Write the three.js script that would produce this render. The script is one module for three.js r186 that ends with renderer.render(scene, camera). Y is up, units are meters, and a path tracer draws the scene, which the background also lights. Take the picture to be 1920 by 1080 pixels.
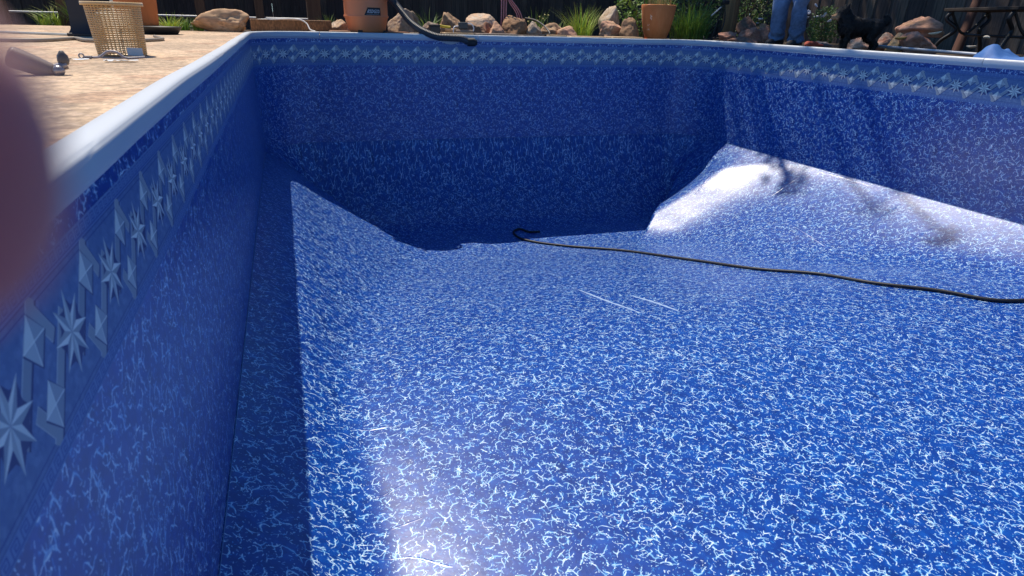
import * as THREE from 'three';
import { Sky } from 'three/addons/objects/Sky.js';
import { mergeGeometries, mergeVertices, toCreasedNormals } from 'three/addons/utils/BufferGeometryUtils.js';
import { RoundedBoxGeometry } from 'three/addons/geometries/RoundedBoxGeometry.js';

// ---------------------------------------------------------------- camera, sky, sun, exposure
// Pool coordinates in this file: X across the pool, Y up (0 = deck), Z along the pool away from the shallow end. V() turns them into three.js coordinates.
const V = (X, Y, Z) => new THREE.Vector3(X, Y, -Z);
const scene = new THREE.Scene();
const CAM = { y: 0.208, f: 1124.5, fw: [0.311396, -0.410758, 0.856919], rt: [0.943584, 0.026788, -0.330048], up: [0.112614, 0.911351, 0.395926] };
const camera = new THREE.PerspectiveCamera(2 * Math.atan(540 / CAM.f) * 180 / Math.PI, 1920 / 1080, 0.004, 400);
camera.position.copy(V(0, CAM.y, 0));
camera.up.copy(V(...CAM.up));
camera.lookAt(V(CAM.fw[0], CAM.y + CAM.fw[1], CAM.fw[2]));
camera.focus = 4.0; camera.userData.fStop = 7;              // a phone lens: an opening of about 3 mm
scene.add(camera);

const SUN = V(-0.155, 1, 0.54).normalize();
const sky = new Sky(); sky.name = 'sky'; sky.scale.setScalar(300); sky.userData.kind = 'structure';
sky.material.uniforms.sunPosition.value.copy(SUN);
sky.material.uniforms.turbidity.value = 2.5; sky.material.uniforms.rayleigh.value = 1.2;
sky.material.uniforms.mieCoefficient.value = 0.004;
if (sky.material.uniforms.cloudCoverage) sky.material.uniforms.cloudCoverage.value = 0;
scene.add(sky);
scene.environmentIntensity = 0.105;

const sun = new THREE.DirectionalLight(0xfff3e0, 5);
sun.position.copy(SUN).multiplyScalar(40).add(V(2, 0, 5)); sun.target.position.copy(V(2, 0, 5));
sun.castShadow = true; sun.shadow.radius = 1; sun.shadow.mapSize.set(4096, 4096);
Object.assign(sun.shadow.camera, { left: -12, right: 12, top: 12, bottom: -12, near: 1, far: 90 });
scene.add(sun, sun.target);

const renderer = new THREE.WebGLRenderer({ antialias: true });
renderer.toneMapping = THREE.LinearToneMapping;
renderer.toneMappingExposure = 1.12;
renderer.shadowMap.enabled = true;

// ---------------------------------------------------------------- helpers
let seed = 7;
const reseed = (n) => { seed = n >>> 0; };
const rnd = () => { seed = (seed + 0x6D2B79F5) >>> 0; let t = seed; t = Math.imul(t ^ (t >>> 15), t | 1); t ^= t + Math.imul(t ^ (t >>> 7), t | 61); return ((t ^ (t >>> 14)) >>> 0) / 4294967296; };
const rr = (a, b) => a + (b - a) * rnd();
const pick = (a) => a[Math.floor(rnd() * a.length)];
const lerp = (a, b, t) => a + (b - a) * t;
const clamp = (x, a = 0, b = 1) => Math.min(b, Math.max(a, x));
const sstep = (a, b, x) => { const t = clamp((x - a) / (b - a)); return t * t * (3 - 2 * t); };
const hash3 = (x, y, z) => { let h = Math.imul(x, 374761393) ^ Math.imul(y, 668265263) ^ Math.imul(z, 2147483647 ^ 0x5bd1e995); h = Math.imul(h ^ (h >>> 13), 1274126177); return ((h ^ (h >>> 16)) >>> 0) / 4294967296; };
function noise3(x, y, z, per = 0) {
  const xi = Math.floor(x), yi = Math.floor(y), zi = Math.floor(z), f = (t) => t * t * (3 - 2 * t);
  const u = f(x - xi), v = f(y - yi), w = f(z - zi), m = (n) => per ? ((n % per) + per) % per : n;
  const h = (i, j, k) => hash3(m(xi + i), m(yi + j), zi + k);
  return lerp(lerp(lerp(h(0, 0, 0), h(1, 0, 0), u), lerp(h(0, 1, 0), h(1, 1, 0), u), v), lerp(lerp(h(0, 0, 1), h(1, 0, 1), u), lerp(h(0, 1, 1), h(1, 1, 1), u), v), w) * 2 - 1;
}
const fbm = (x, y, z, o = 4) => { let a = 0.5, s = 0; for (let i = 0; i < o; i++) { s += a * noise3(x, y, z); x *= 2.03; y *= 2.03; z *= 2.03; a *= 0.5; } return s; };
// where photo column px meets a vertical plane Z = const or X = const at height y
function colAt(px, y, X, Z) {
  const k = (px - 960) / CAM.f, [a, b, c] = CAM.fw, [d, e, g] = CAM.rt, h = y - CAM.y;
  if (Z !== undefined) return [-(k * (h * b + Z * c) - (h * e + Z * g)) / (k * a - d), Z];
  return [X, -(k * (h * b + X * a) - (h * e + X * d)) / (k * c - g)];
}
const gz = (px, Z, y = 0) => { const [X] = colAt(px, y, undefined, Z); return V(X, y, Z); };
const gx = (px, X, y = 0) => { const [, Z] = colAt(px, y, X); return V(X, y, Z); };
const mpp = (p) => (p.x * CAM.fw[0] + (p.y - CAM.y) * CAM.fw[1] - p.z * CAM.fw[2]) / CAM.f;     // metres to a photo pixel at a point
const rowY = (py, p) => {                                                                       // height on the upright line through p seen at photo row py
  const k = (540 - py) / CAM.f, [a, b, c] = CAM.fw, [d, e, g] = CAM.up, X = p.x, Z = -p.z;
  return CAM.y + ((d * X + g * Z) - k * (a * X + c * Z)) / (k * b - e);
};

const used = {};
const numbered = (n) => { const k = used[n] = (used[n] ?? -1) + 1; return k ? `${n}_${String(k).padStart(3, '0')}` : n; };
function put(m, parent) { m.traverse((o) => { if (o.isMesh) { o.castShadow = true; o.receiveShadow = true; } }); (parent || scene).add(m); return m; }
function part(name, geo, mat, parent) { const m = new THREE.Mesh(geo, mat); m.name = name; return put(m, parent); }
function thing(name, label, category, pos, group) {
  const g = new THREE.Group(); g.name = numbered(name); g.userData = { label, category }; if (group) g.userData.group = group;
  if (pos) g.position.copy(pos); scene.add(g); return g;
}
function whole(name, label, category, geo, mat, pos, group) {
  const m = new THREE.Mesh(geo, mat); m.name = numbered(name); m.userData = { label, category }; if (group) m.userData.group = group;
  if (pos) m.position.copy(pos); return put(m);
}
function structure(name, geo, mat) { const m = new THREE.Mesh(geo, mat); m.name = name; m.userData = { kind: 'structure' }; return put(m); }
const C = (r, g, b) => new THREE.Color().setRGB(r, g, b);
const mat = (c, rough = 0.8, o = {}) => new THREE.MeshPhysicalMaterial({ color: Array.isArray(c) ? C(...c) : c, roughness: rough, ...o });
const tube = (pts, r, seg = 40, rad = 10, closed = false) => new THREE.TubeGeometry(new THREE.CatmullRomCurve3(pts, closed, 'centripetal'), seg, r, rad, closed);
function cyl(a, b, r0, r1 = r0, n = 10) {           // a capped tapering rod between two points
  const d = b.clone().sub(a), g = new THREE.CylinderGeometry(r1, r0, d.length(), n);
  g.applyQuaternion(new THREE.Quaternion().setFromUnitVectors(new THREE.Vector3(0, 1, 0), d.clone().normalize())); const m = a.clone().add(b).multiplyScalar(0.5); g.translate(m.x, m.y, m.z); return g;
}
const box = (w, h, d, x = 0, y = 0, z = 0, r = 0.004) => { const g = new RoundedBoxGeometry(w, h, d, 2, Math.min(r, w / 2.1, h / 2.1, d / 2.1)); g.translate(x, y, z); return g; };
const lathe = (pts, n = 40) => new THREE.LatheGeometry(pts.map(([r, y]) => new THREE.Vector2(r, y)), n);
const merge = (a) => mergeGeometries(a.map((g) => { const q = g.index ? g.toNonIndexed() : g; for (const k of Object.keys(q.attributes)) if (!['position', 'normal', 'uv', 'color'].includes(k)) q.deleteAttribute(k); return q; }), false);
function meshFrom(pos, idx, uv, nor) {
  const g = new THREE.BufferGeometry(); g.setAttribute('position', new THREE.Float32BufferAttribute(pos, 3));
  if (uv) g.setAttribute('uv', new THREE.Float32BufferAttribute(uv, 2)); g.setIndex(idx);
  if (nor) g.setAttribute('normal', new THREE.Float32BufferAttribute(nor, 3)); else g.computeVertexNormals(); return g;
}
// smooth surface of a distance field (surface nets)
function nets(f, lo, hi, cell) {
  const n = [0, 1, 2].map((i) => Math.ceil((hi[i] - lo[i]) / cell) + 1), S = n[0] * n[1], F = new Float32Array(S * n[2]);
  for (let k = 0, q = 0; k < n[2]; k++) for (let j = 0; j < n[1]; j++) for (let i = 0; i < n[0]; i++, q++) F[q] = f(lo[0] + i * cell, lo[1] + j * cell, lo[2] + k * cell);
  const id = new Int32Array(F.length).fill(-1), pos = [], idx = [], at = (i, j, k) => i + j * n[0] + k * S;
  for (let k = 0; k < n[2] - 1; k++) for (let j = 0; j < n[1] - 1; j++) for (let i = 0; i < n[0] - 1; i++) {
    let m = 0, c = [0, 0, 0], e = 0; const v = [];
    for (let b = 0; b < 8; b++) { const q = F[at(i + (b & 1), j + ((b >> 1) & 1), k + (b >> 2))]; v.push(q); if (q < 0) m |= 1 << b; }
    if (!m || m === 255) continue;
    for (const [a, b] of [[0, 1], [2, 3], [4, 5], [6, 7], [0, 2], [1, 3], [4, 6], [5, 7], [0, 4], [1, 5], [2, 6], [3, 7]]) {
      if (((m >> a) & 1) === ((m >> b) & 1)) continue; const t = v[a] / (v[a] - v[b]);
      for (let d = 0; d < 3; d++) c[d] += lerp((a >> d) & 1, (b >> d) & 1, t); e++;
    }
    id[at(i, j, k)] = pos.length / 3; pos.push(lo[0] + (i + c[0] / e) * cell, lo[1] + (j + c[1] / e) * cell, lo[2] + (k + c[2] / e) * cell);
  }
  const st = [1, n[0], S];
  for (let k = 1; k < n[2] - 1; k++) for (let j = 1; j < n[1] - 1; j++) for (let i = 1; i < n[0] - 1; i++) {
    const q = at(i, j, k);
    for (let d = 0; d < 3; d++) {
      const s0 = F[q] < 0, s1 = F[q + st[d]] < 0; if (s0 === s1) continue;
      const u = st[(d + 1) % 3], w = st[(d + 2) % 3], a = id[q - u - w], b = id[q - w], c = id[q], e = id[q - u];
      if (a < 0 || b < 0 || c < 0 || e < 0) continue;
      if (s0) idx.push(a, b, c, a, c, e); else idx.push(a, c, b, a, e, c);
    }
  }
  return meshFrom(pos, idx);
}
const capsule = (p, a, b, ra, rb) => {
  const d = [b[0] - a[0], b[1] - a[1], b[2] - a[2]], q = [p[0] - a[0], p[1] - a[1], p[2] - a[2]];
  const t = clamp((q[0] * d[0] + q[1] * d[1] + q[2] * d[2]) / (d[0] * d[0] + d[1] * d[1] + d[2] * d[2] + 1e-12));
  return Math.hypot(q[0] - d[0] * t, q[1] - d[1] * t, q[2] - d[2] * t) - lerp(ra, rb, t);
};
const smin = (a, b, k) => { const h = Math.max(k - Math.abs(a - b), 0) / k; return Math.min(a, b) - h * h * k * 0.25; };

// ---------------------------------------------------------------- textures
function canvasTex(w, h, draw, srgb = true) {
  const c = document.createElement('canvas'); c.width = w; c.height = h; draw(c.getContext('2d'), w, h);
  const t = new THREE.CanvasTexture(c); t.wrapS = t.wrapT = THREE.RepeatWrapping; if (srgb) t.colorSpace = THREE.SRGBColorSpace; t.anisotropy = 8; return t;
}
function dataTex(n, fn, srgb = true) {
  const d = new Uint8Array(n * n * 4);
  for (let j = 0; j < n; j++) for (let i = 0; i < n; i++) { const v = fn(i / n, j / n); const o = (j * n + i) * 4; d[o] = clamp(v[0]) * 255; d[o + 1] = clamp(v[1]) * 255; d[o + 2] = clamp(v[2]) * 255; d[o + 3] = 255; }
  const t = new THREE.DataTexture(d, n, n); t.wrapS = t.wrapT = THREE.RepeatWrapping; t.magFilter = THREE.LinearFilter; t.minFilter = THREE.LinearMipmapLinearFilter; t.generateMipmaps = true;
  if (srgb) t.colorSpace = THREE.SRGBColorSpace; t.needsUpdate = true; return t;
}
const pfbm = (u, v, p, z, o = 4) => { let a = 0.5, s = 0; for (let i = 0; i < o; i++) { s += a * noise3(u * p, v * p, z + i * 17.3, p); p *= 2; a *= 0.5; } return s; };
const TILE = 0.73;                                    // metres to a repeat of the printed vinyl
const linerTex = canvasTex(2048, 2048, (x, w) => {
  reseed(11); const mm = w / 820;                // pixels to a millimetre of the drawing
  x.fillStyle = '#043c94'; x.fillRect(0, 0, w, w);
  const wrap = (cx, cy, r, fn) => { for (const dx of [-w, 0, w]) for (const dy of [-w, 0, w]) if (cx + dx > -r && cx + dx < w + r && cy + dy > -r && cy + dy < w + r) { x.save(); x.translate(cx + dx, cy + dy); fn(); x.restore(); } };
  for (let i = 0; i < 2400; i++) {                    // mottled dye under the veins
    const r = rr(4, 26) * mm, c = pick(['#032c7e', '#043289', '#064ba8', '#0a58b6', '#02266e']), b = rr(0.12, 0.34), e = rr(0.4, 1), t = rr(0, 3.14);
    wrap(rnd() * w, rnd() * w, r, () => { x.globalAlpha = b; x.fillStyle = c; x.beginPath(); x.ellipse(0, 0, r, r * e, t, 0, 7); x.fill(); });
  }
  x.lineCap = 'round'; x.lineJoin = 'round';
  const light = ['#d4eaf7', '#c2e0f3', '#e3f1f9', '#a9d2ec', '#8dc0e4'], halo = ['#3a8ace', '#4f9fda', '#2a74c0'];
  const stroke = (pts, w0, w1, c, b) => { x.globalAlpha = b; x.strokeStyle = c; for (let i = 0; i < pts.length - 1; i++) { x.lineWidth = lerp(w0, w1, i / (pts.length - 1)) * rr(0.55, 1.4); x.beginPath(); x.moveTo(...pts[i]); x.lineTo(...pts[i + 1]); x.stroke(); } };
  const wobble = (L, t, curl) => { const p = [[0, 0]]; let q = t, n = Math.max(3, Math.round(L / (5 * mm))); for (let i = 0; i < n; i++) { q += rr(-0.5, 0.5) + curl; const o = p[p.length - 1]; p.push([o[0] + Math.cos(q) * L / n, o[1] + Math.sin(q) * L / n]); } return p; };
  const blot = (cx, cy, r) => { x.globalAlpha = rr(0.75, 1); x.fillStyle = pick(light); x.beginPath(); x.ellipse(cx, cy, r * rr(0.8, 1.5), r * rr(0.45, 0.9), rr(0, 3), 0, 7); x.fill(); };
  const motif = (cx, cy) => {                         // a knot with two to four crooked arms
    const s0 = Math.floor(rnd() * 4e9), keep = seed;
    wrap(cx, cy, 90 * mm, () => {
      reseed(s0); const arms = 2 + Math.floor(rnd() * 2.3), t0 = rr(0, 6.28);
      for (let j = 0; j < arms; j++) {
        const t = t0 + j * 6.28 / arms + rr(-0.6, 0.6), L = rr(9, rnd() < 0.3 ? 46 : 26) * mm, p = wobble(L, t, rr(-0.1, 0.1)), wd = rr(1.9, 4.5) * mm;
        if (rnd() < 0.6) stroke(p, wd * 2.4, wd, pick(halo), 0.3);
        stroke(p, wd, wd * 0.4, pick(light), rr(0.7, 1));
        if (rnd() < 0.45) { const q = p[Math.floor(p.length / 2)]; x.save(); x.translate(...q); stroke(wobble(L * rr(0.25, 0.5), t + pick([-1, 1]) * rr(0.6, 1.3), 0), wd * 0.75, wd * 0.3, pick(light), 0.9); x.restore(); }
        if (rnd() < 0.45) { const q = p[p.length - 1]; blot(q[0], q[1], rr(1.6, 3.4) * mm); }
      }
      if (rnd() < 0.4) blot(0, 0, rr(2, 4.4) * mm);
    });
    reseed(keep + 1);
  };
  const N = 25; for (let i = 0; i < N; i++) for (let j = 0; j < N; j++) if (rnd() < 0.68) motif((i + rr(0.05, 0.95)) * w / N, (j + rr(0.05, 0.95)) * w / N);
  for (let i = 0; i < 3300; i++) {                    // loose flecks and dashes
    const L = rr(0.8, 8) * mm, t = rr(0, 6.28), wd = rr(1.1, 3.5) * mm, c = rnd() < 0.72 ? pick(light) : pick(halo), b = rr(0.5, 1), q = rr(-2, 2) * mm;
    wrap(rnd() * w, rnd() * w, 14 * mm, () => { x.globalAlpha = b; x.strokeStyle = c; x.lineWidth = wd; x.beginPath(); x.moveTo(0, 0); x.quadraticCurveTo(Math.cos(t) * L / 2 - Math.sin(t) * q, Math.sin(t) * L / 2 + Math.cos(t) * q, Math.cos(t) * L, Math.sin(t) * L); x.stroke(); });
  }
  x.globalAlpha = 1;
});
const linerBump = dataTex(512, (u, v) => { const a = 0.5 + 0.5 * pfbm(u, v, 10, 3, 5); return [a, a, a]; }, false);
const BAND = [512, 536];
const bandTex = canvasTex(...BAND, (x, w, h) => {
  reseed(5); x.fillStyle = '#5f7aa6'; x.fillRect(0, 0, w, h);
  for (let i = 0; i < 900; i++) { const r = rr(5, 22), cx = rnd() * w, cy = rnd() * h; x.globalAlpha = rr(0.12, 0.3); x.fillStyle = pick(['#4a679a', '#7590b8', '#3c5890', '#8fa6c6', '#526b98']); for (const d of [-w, 0, w]) { x.beginPath(); x.ellipse(cx + d, cy, r, r * 0.7, i, 0, 7); x.fill(); } }
  x.globalAlpha = 1;
  const poly = (p, c, cx = 0, cy = 0) => { for (const d of [-w, 0, w]) { x.fillStyle = c; x.beginPath(); p.forEach(([a, b], i) => i ? x.lineTo(a + cx + d, b + cy) : x.moveTo(a + cx + d, b + cy)); x.closePath(); x.fill(); } };
  const strip = (pts, c, e) => { for (const d of [-w, 0, w]) { x.lineJoin = 'miter'; x.lineCap = 'butt'; for (const [cc, lw, o] of [['#22356f', 58, 5], [e, 53, -2], [c, 47, 0]]) { x.strokeStyle = cc; x.lineWidth = lw; x.beginPath(); pts.forEach(([a, b], i) => i ? x.lineTo(a + d + o, b + o) : x.moveTo(a + d + o, b + o)); x.stroke(); } } };
  for (const y of [58, 78, h - 60, h - 80]) { x.fillStyle = y < h / 2 ? '#28478d' : '#28478d'; x.fillRect(0, y, w, 5); }
  strip([[20, 396], [238, 178]], '#98a1ac', '#c6ccd0'); strip([[274, 358], [492, 140]], '#8f9aa8', '#bec6cc');
  strip([[60, 60], [36, 88], [128, 214]], '#a0a7b0', '#cbd0d4'); strip([[392, 330], [478, 452], [452, 478]], '#98a1ac', '#c4cbd0');
  const gem = (cx, cy, r) => { poly([[-r - 5, 4], [2, -r - 3], [r + 6, 5], [3, r + 9]], '#26386f', cx, cy); poly([[-r, 0], [0, -r], [0, 0]], '#dfe3de', cx, cy); poly([[0, -r], [r, 0], [0, 0]], '#a6afb8', cx, cy); poly([[r, 0], [0, r], [0, 0]], '#8f9aaa', cx, cy); poly([[0, r], [-r, 0], [0, 0]], '#bcc4c8', cx, cy); x.strokeStyle = '#f4f5ef'; x.lineWidth = 4; for (const d of [-w, 0, w]) { x.beginPath(); x.moveTo(cx + d - r, cy); x.lineTo(cx + d + r, cy); x.moveTo(cx + d, cy - r); x.lineTo(cx + d, cy + r); x.stroke(); } };
  gem(0, 166, 82); gem(0, 374, 82);
  for (const d of [-w, 0, w]) { x.globalAlpha = 0.85; x.fillStyle = '#222f6c'; x.beginPath(); for (let i = 0; i < 16; i++) { const a = i * Math.PI / 8 + 0.12, q = i % 2 ? 92 : 118; x.lineTo(262 + d + Math.cos(a) * q, 275 + Math.sin(a) * q); } x.fill(); x.globalAlpha = 1; }
  const R = 146, r = 58; for (let i = 0; i < 8; i++) { const a = i * Math.PI / 4 + 0.12, q = Math.PI / 8; const tip = [Math.cos(a) * R, Math.sin(a) * R], l = [Math.cos(a - q) * r, Math.sin(a - q) * r], g = [Math.cos(a + q) * r, Math.sin(a + q) * r]; const tone = ['#f1f2ec', '#dfe3df', '#cdd4d4', '#e6e8e2'][i % 4], dark = ['#a3abb2', '#949fac', '#b0b7bb', '#98a2ae'][i % 4]; poly([[0, 0], l, tip], tone, 256, 268); poly([[0, 0], g, tip], dark, 256, 268); }
  for (const y0 of [6, h - 52]) {                     // meander border
    x.fillStyle = '#6c8ab8'; x.fillRect(0, y0 - 4, w, 54); x.strokeStyle = '#2c4f9a'; x.lineWidth = 5.5; x.lineCap = 'square';
    for (let i = 0; i < 8; i++) { const X = i * 64; x.beginPath(); x.moveTo(X, y0 + 42); x.lineTo(X + 8, y0 + 42); x.lineTo(X + 8, y0 + 6); x.lineTo(X + 48, y0 + 6); x.lineTo(X + 48, y0 + 32); x.lineTo(X + 24, y0 + 32); x.lineTo(X + 24, y0 + 18); x.lineTo(X + 36, y0 + 18); x.moveTo(X + 8, y0 + 42); x.lineTo(X + 64, y0 + 42); x.stroke(); }
  }
});
const deckTex = dataTex(1024, (u, v) => {
  const a = pfbm(u, v, 5, 1, 4), b = pfbm(u, v, 48, 9, 4), c = pfbm(u, v, 160, 21, 2), s = sstep(0.22, 0.4, pfbm(u, v, 90, 40, 2)), k = 0.8 + 0.13 * a + 0.2 * b + 0.2 * c, l = sstep(0.12, 0.3, pfbm(u, v, 9, 77, 4));
  return [(0.9 - 0.03 * l) * k + 0.05 * s, (0.775 - 0.06 * l) * k + 0.05 * s, (0.64 - 0.06 * l) * k + 0.06 * s];
});
const deckBump = dataTex(1024, (u, v) => { const h = 0.5 + 0.45 * pfbm(u, v, 60, 13, 4) + 0.25 * pfbm(u, v, 14, 4, 3); return [h, h, h]; }, false);
const soilTex = dataTex(512, (u, v) => { const k = 0.62 + 0.5 * pfbm(u, v, 24, 2, 5), s = sstep(0.25, 0.42, pfbm(u, v, 64, 8, 2)); return [0.36 * k + 0.2 * s, 0.285 * k + 0.15 * s, 0.22 * k + 0.1 * s]; });
const woodTex = (z, r, g, b) => dataTex(512, (u, v) => { const w = pfbm(u + 0.02 * Math.sin(v * 6.28), v, 4, z, 2), l = 0.5 + 0.5 * Math.sin((u * 46 + w * 9) * 2), f = noise3(u * 128, v * 6, z, 128), k = 0.78 + 0.16 * l * 0.6 + 0.16 * f + 0.2 * w; return [r * k, g * k, b * k]; });

// ---------------------------------------------------------------- the pool
const BEAD = -0.035, STAR = 0.2044, BAND_TOP = BEAD - 0.0307, BAND_BOT = BEAD - 0.245, SEAM = BEAD - 1.0118;
const AF = 0.0595, AR = 0.0534;
const corners = [[-0.299, -2.3], [-0.299, 6.758], [4.641, 6.463], [5.11, -2.3]];
const RADS = [0.55, 0.55, 0.45, 0.55];
const rim = [];                                       // { X, Z, nx, nz (into the pool), s, u } round the pool
{
  const n = 4, pts = [];
  for (let i = 0; i < n; i++) {
    const A = corners[(i + n - 1) % n], B = corners[i], D = corners[(i + 1) % n];
    const RAD = RADS[i], a = [A[0] - B[0], A[1] - B[1]], d = [D[0] - B[0], D[1] - B[1]], la = Math.hypot(...a), ld = Math.hypot(...d); a[0] /= la; a[1] /= la; d[0] /= ld; d[1] /= ld;
    const half = Math.acos(a[0] * d[0] + a[1] * d[1]) / 2, t = RAD / Math.tan(half), bi = [a[0] + d[0], a[1] + d[1]], lb = Math.hypot(...bi), cx = B[0] + bi[0] / lb * RAD / Math.sin(half), cz = B[1] + bi[1] / lb * RAD / Math.sin(half);
    const a0 = Math.atan2(B[1] + a[1] * t - cz, B[0] + a[0] * t - cx); let a1 = Math.atan2(B[1] + d[1] * t - cz, B[0] + d[0] * t - cx); while (a1 > a0) a1 -= 2 * Math.PI;
    for (let k = 0; k <= 22; k++) { const w = lerp(a0, a1, k / 22); pts.push({ X: cx + RAD * Math.cos(w), Z: cz + RAD * Math.sin(w), nx: -Math.cos(w), nz: -Math.sin(w), wall: k === 0 ? (i + 3) % 4 : k === 22 ? i : -1 }); }
  }
  // start on the left wall: corner 0's arc end is the start of wall 0
  const ring = pts.slice(22).concat(pts.slice(0, 23)); let s = 0;
  for (let i = 0; i < ring.length; i++) {
    const p = ring[i], q = ring[i - 1];
    if (i) {
      const L = Math.hypot(p.X - q.X, p.Z - q.Z), m = Math.max(1, Math.round(L / 0.05));
      for (let k = 1; k < m; k++) rim.push({ X: lerp(q.X, p.X, k / m), Z: lerp(q.Z, p.Z, k / m), nx: q.nx, nz: q.nz, s: s + L * k / m, wall: q.wall });
      s += L;
    }
    rim.push({ ...p, s });
  }
  // star phase: each wall has its own, the corners take up the difference
  const want = (p, w) => w === 0 ? (p.Z - 0.6161) / STAR + 0.5 : w === 1 ? (p.X * Math.cos(AF) - p.Z * Math.sin(AF) + 0.0345) / STAR + 0.5 : w === 2 ? (4.5889 - (p.Z * Math.cos(AR) - p.X * Math.sin(AR))) / STAR + 0.5 : p.s / STAR;
  let last = null, shift = [];
  for (const p of rim) if (p.wall >= 0) {
    if (shift[p.wall] === undefined) { const w = want(p, p.wall); shift[p.wall] = last ? Math.round(last.u + (p.s - last.s) / STAR - w) : 0; }
    p.u = want(p, p.wall) + shift[p.wall]; last = p;
  }
  for (let i = 0; i < rim.length; i++) if (rim[i].u === undefined) {
    let a = i - 1, b = i; while (b < rim.length && rim[b].wall < 0) b++;
    const A = rim[a], B = rim[b] || { u: A.u + 4, s: A.s + 0.86 }; for (let k = i; k < b; k++) rim[k].u = lerp(A.u, B.u, (rim[k].s - A.s) / (B.s - A.s));
  }
}
const RIM_LEN = rim[rim.length - 1].s;
const bulge = (p, y) => { const t = sstep(BEAD, BEAD - 0.25, y) * sstep(SEAM - 0.02, SEAM + 0.3, y), a = p.wall === 2 ? 0.02 : 0.008; return t * a * fbm(p.s * 0.9 + 3, y * 1.3, 4.2, 3); };
function rimSheet(rows, uvOf) {                       // a sheet hung round the pool between the given heights
  const pos = [], idx = [], uv = [], n = rows.length;
  rim.forEach((p, i) => { rows.forEach((y) => { const b = bulge(p, y); const v = V(p.X + p.nx * b, y, p.Z + p.nz * b); pos.push(v.x, v.y, v.z); uv.push(...uvOf(p, y)); }); });
  for (let i = 0; i < rim.length - 1; i++) for (let j = 0; j < n - 1; j++) { const a = i * n + j, b = a + n; idx.push(a, b, a + 1, b, b + 1, a + 1); }
  return meshFrom(pos, idx, uv);
}
const linerMat = new THREE.MeshPhysicalMaterial({ map: linerTex, roughness: 0.32, ior: 1.52, clearcoat: 0.6, clearcoatRoughness: 0.3, bumpMap: linerBump, bumpScale: 0.0016 });
const bandMat = new THREE.MeshPhysicalMaterial({ map: bandTex, roughness: 0.42 });
const copingMat = mat([0.56, 0.59, 0.62], 0.42);
const pool = thing('swimming_pool', 'empty swimming pool lined with blue marbled vinyl and a star border', 'pool');
const range = (a, b, n) => Array.from({ length: n + 1 }, (_, i) => lerp(a, b, i / n));
const hang = (p, y) => [p.s / TILE, y / TILE];
part('liner_hem', rimSheet(range(BEAD + 0.004, BAND_TOP, 2), hang), linerMat, pool);
part('star_border', rimSheet(range(BAND_TOP, BAND_BOT, 6), (p, y) => [p.u, 1 - (BAND_TOP - y) / (BAND_TOP - BAND_BOT)]), bandMat, pool);
part('wall_liner', rimSheet(range(BAND_BOT, SEAM, 20), hang), linerMat, pool);
// the floor: a shallow end, a long ramp and a hopper with sloping sides
const ramp = (Z) => { const a = (Z - 2.3) * 0.235, q = a < 0.12 ? (a > -0.12 ? (a + 0.12) ** 2 / 0.48 : 0) : a; return 0.21 + smin(q, 0.69, 0.12); };
function curve(t, d) { let i = 1; while (i < t.length - 2 && t[i + 1][0] < d) i++; if (d <= t[1][0]) i = 0; const [x0, y0] = t[i], [x1, y1] = t[i + 1], s = (y1 - y0) / (x1 - x0), g = (k) => { const a = t[Math.max(0, k - 1)], b = t[Math.min(t.length - 1, k + 1)]; return (b[1] - a[1]) / (b[0] - a[0]); }, m0 = g(i), m1 = g(i + 1), h = x1 - x0, u = clamp((d - x0) / h, 0, 2), u2 = u * u, u3 = u2 * u; return (2 * u3 - 3 * u2 + 1) * y0 + (u3 - 2 * u2 + u) * h * m0 + (3 * u2 - 2 * u3) * y1 + (u3 - u2) * h * m1; }
const SLOPE_L = [[0, 0], [0.21, 0.125], [0.44, 0.33], [0.68, 0.5], [0.91, 0.64], [1.2, 0.77], [1.6, 0.9], [3, 1.3], [5, 1.9]];
const SLOPE_R = [[0, 0], [0.12, 0.09], [0.28, 0.2], [0.5, 0.345], [0.75, 0.485], [1.0, 0.62], [1.5, 0.86], [3, 1.4], [5, 2]];
const SLOPE_C = [[0, 0], [0.05, 0.06], [0.13, 0.14], [0.29, 0.32], [0.47, 0.48], [0.72, 0.65], [1.0, 0.8], [1.5, 1.0], [3, 1.5], [5, 2.1]];
const SLOPE_F = [[0, 0], [0.08, 0.22], [0.2, 0.46], [0.4, 0.68], [0.7, 0.85], [1.1, 0.98], [2, 1.4], [4, 2.4], [6, 3.4]];
function floorDepth(X, Z, d, p) {                     // d = distance to the wall, p = nearest point of the rim
  const l = Math.max(0, p.nx) ** 2, r = Math.max(0, -p.nx) ** 2, f = p.nz ** 2;
  const dr = (4.9798 - 0.0534 * Z) / 0.9986 - X, df = 6.74 - 0.0596 * X - Z, cone = dr < 2 && df < 2 ? Math.max(0.3 * d, 2 - Math.hypot(2 - dr, 2 - df)) : d, e = lerp(d, cone, 0.33 * sstep(2.6, 3.2, X));
  const right = lerp(curve(SLOPE_R, e) * lerp(0.68, 1, sstep(3.7, 5.0, Z)), curve(SLOPE_C, d), sstep(5.35, 5.9, Z));
  const edge = l * curve(SLOPE_L, d) + r * right + f * curve(SLOPE_F, d), sag = 0.07 * Math.exp(-Math.max(0, X + 0.299 - 0.3) / 0.55) * sstep(4.6, 2.5, Z);
  const base = smin(ramp(Z) - 0.03 + sag, edge, Math.min(0.12, 0.01 + d * 0.4));
  return base + 0.006 * sstep(0, 0.4, d) * fbm(X * 0.9, Z * 0.9, 1.5, 3) + 0.0022 * sstep(0, 0.15, d) * fbm(X * 5, Z * 3.4, 8, 2);
}
const coarse = rim.filter((_, i) => i % 2 === 0);
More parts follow.
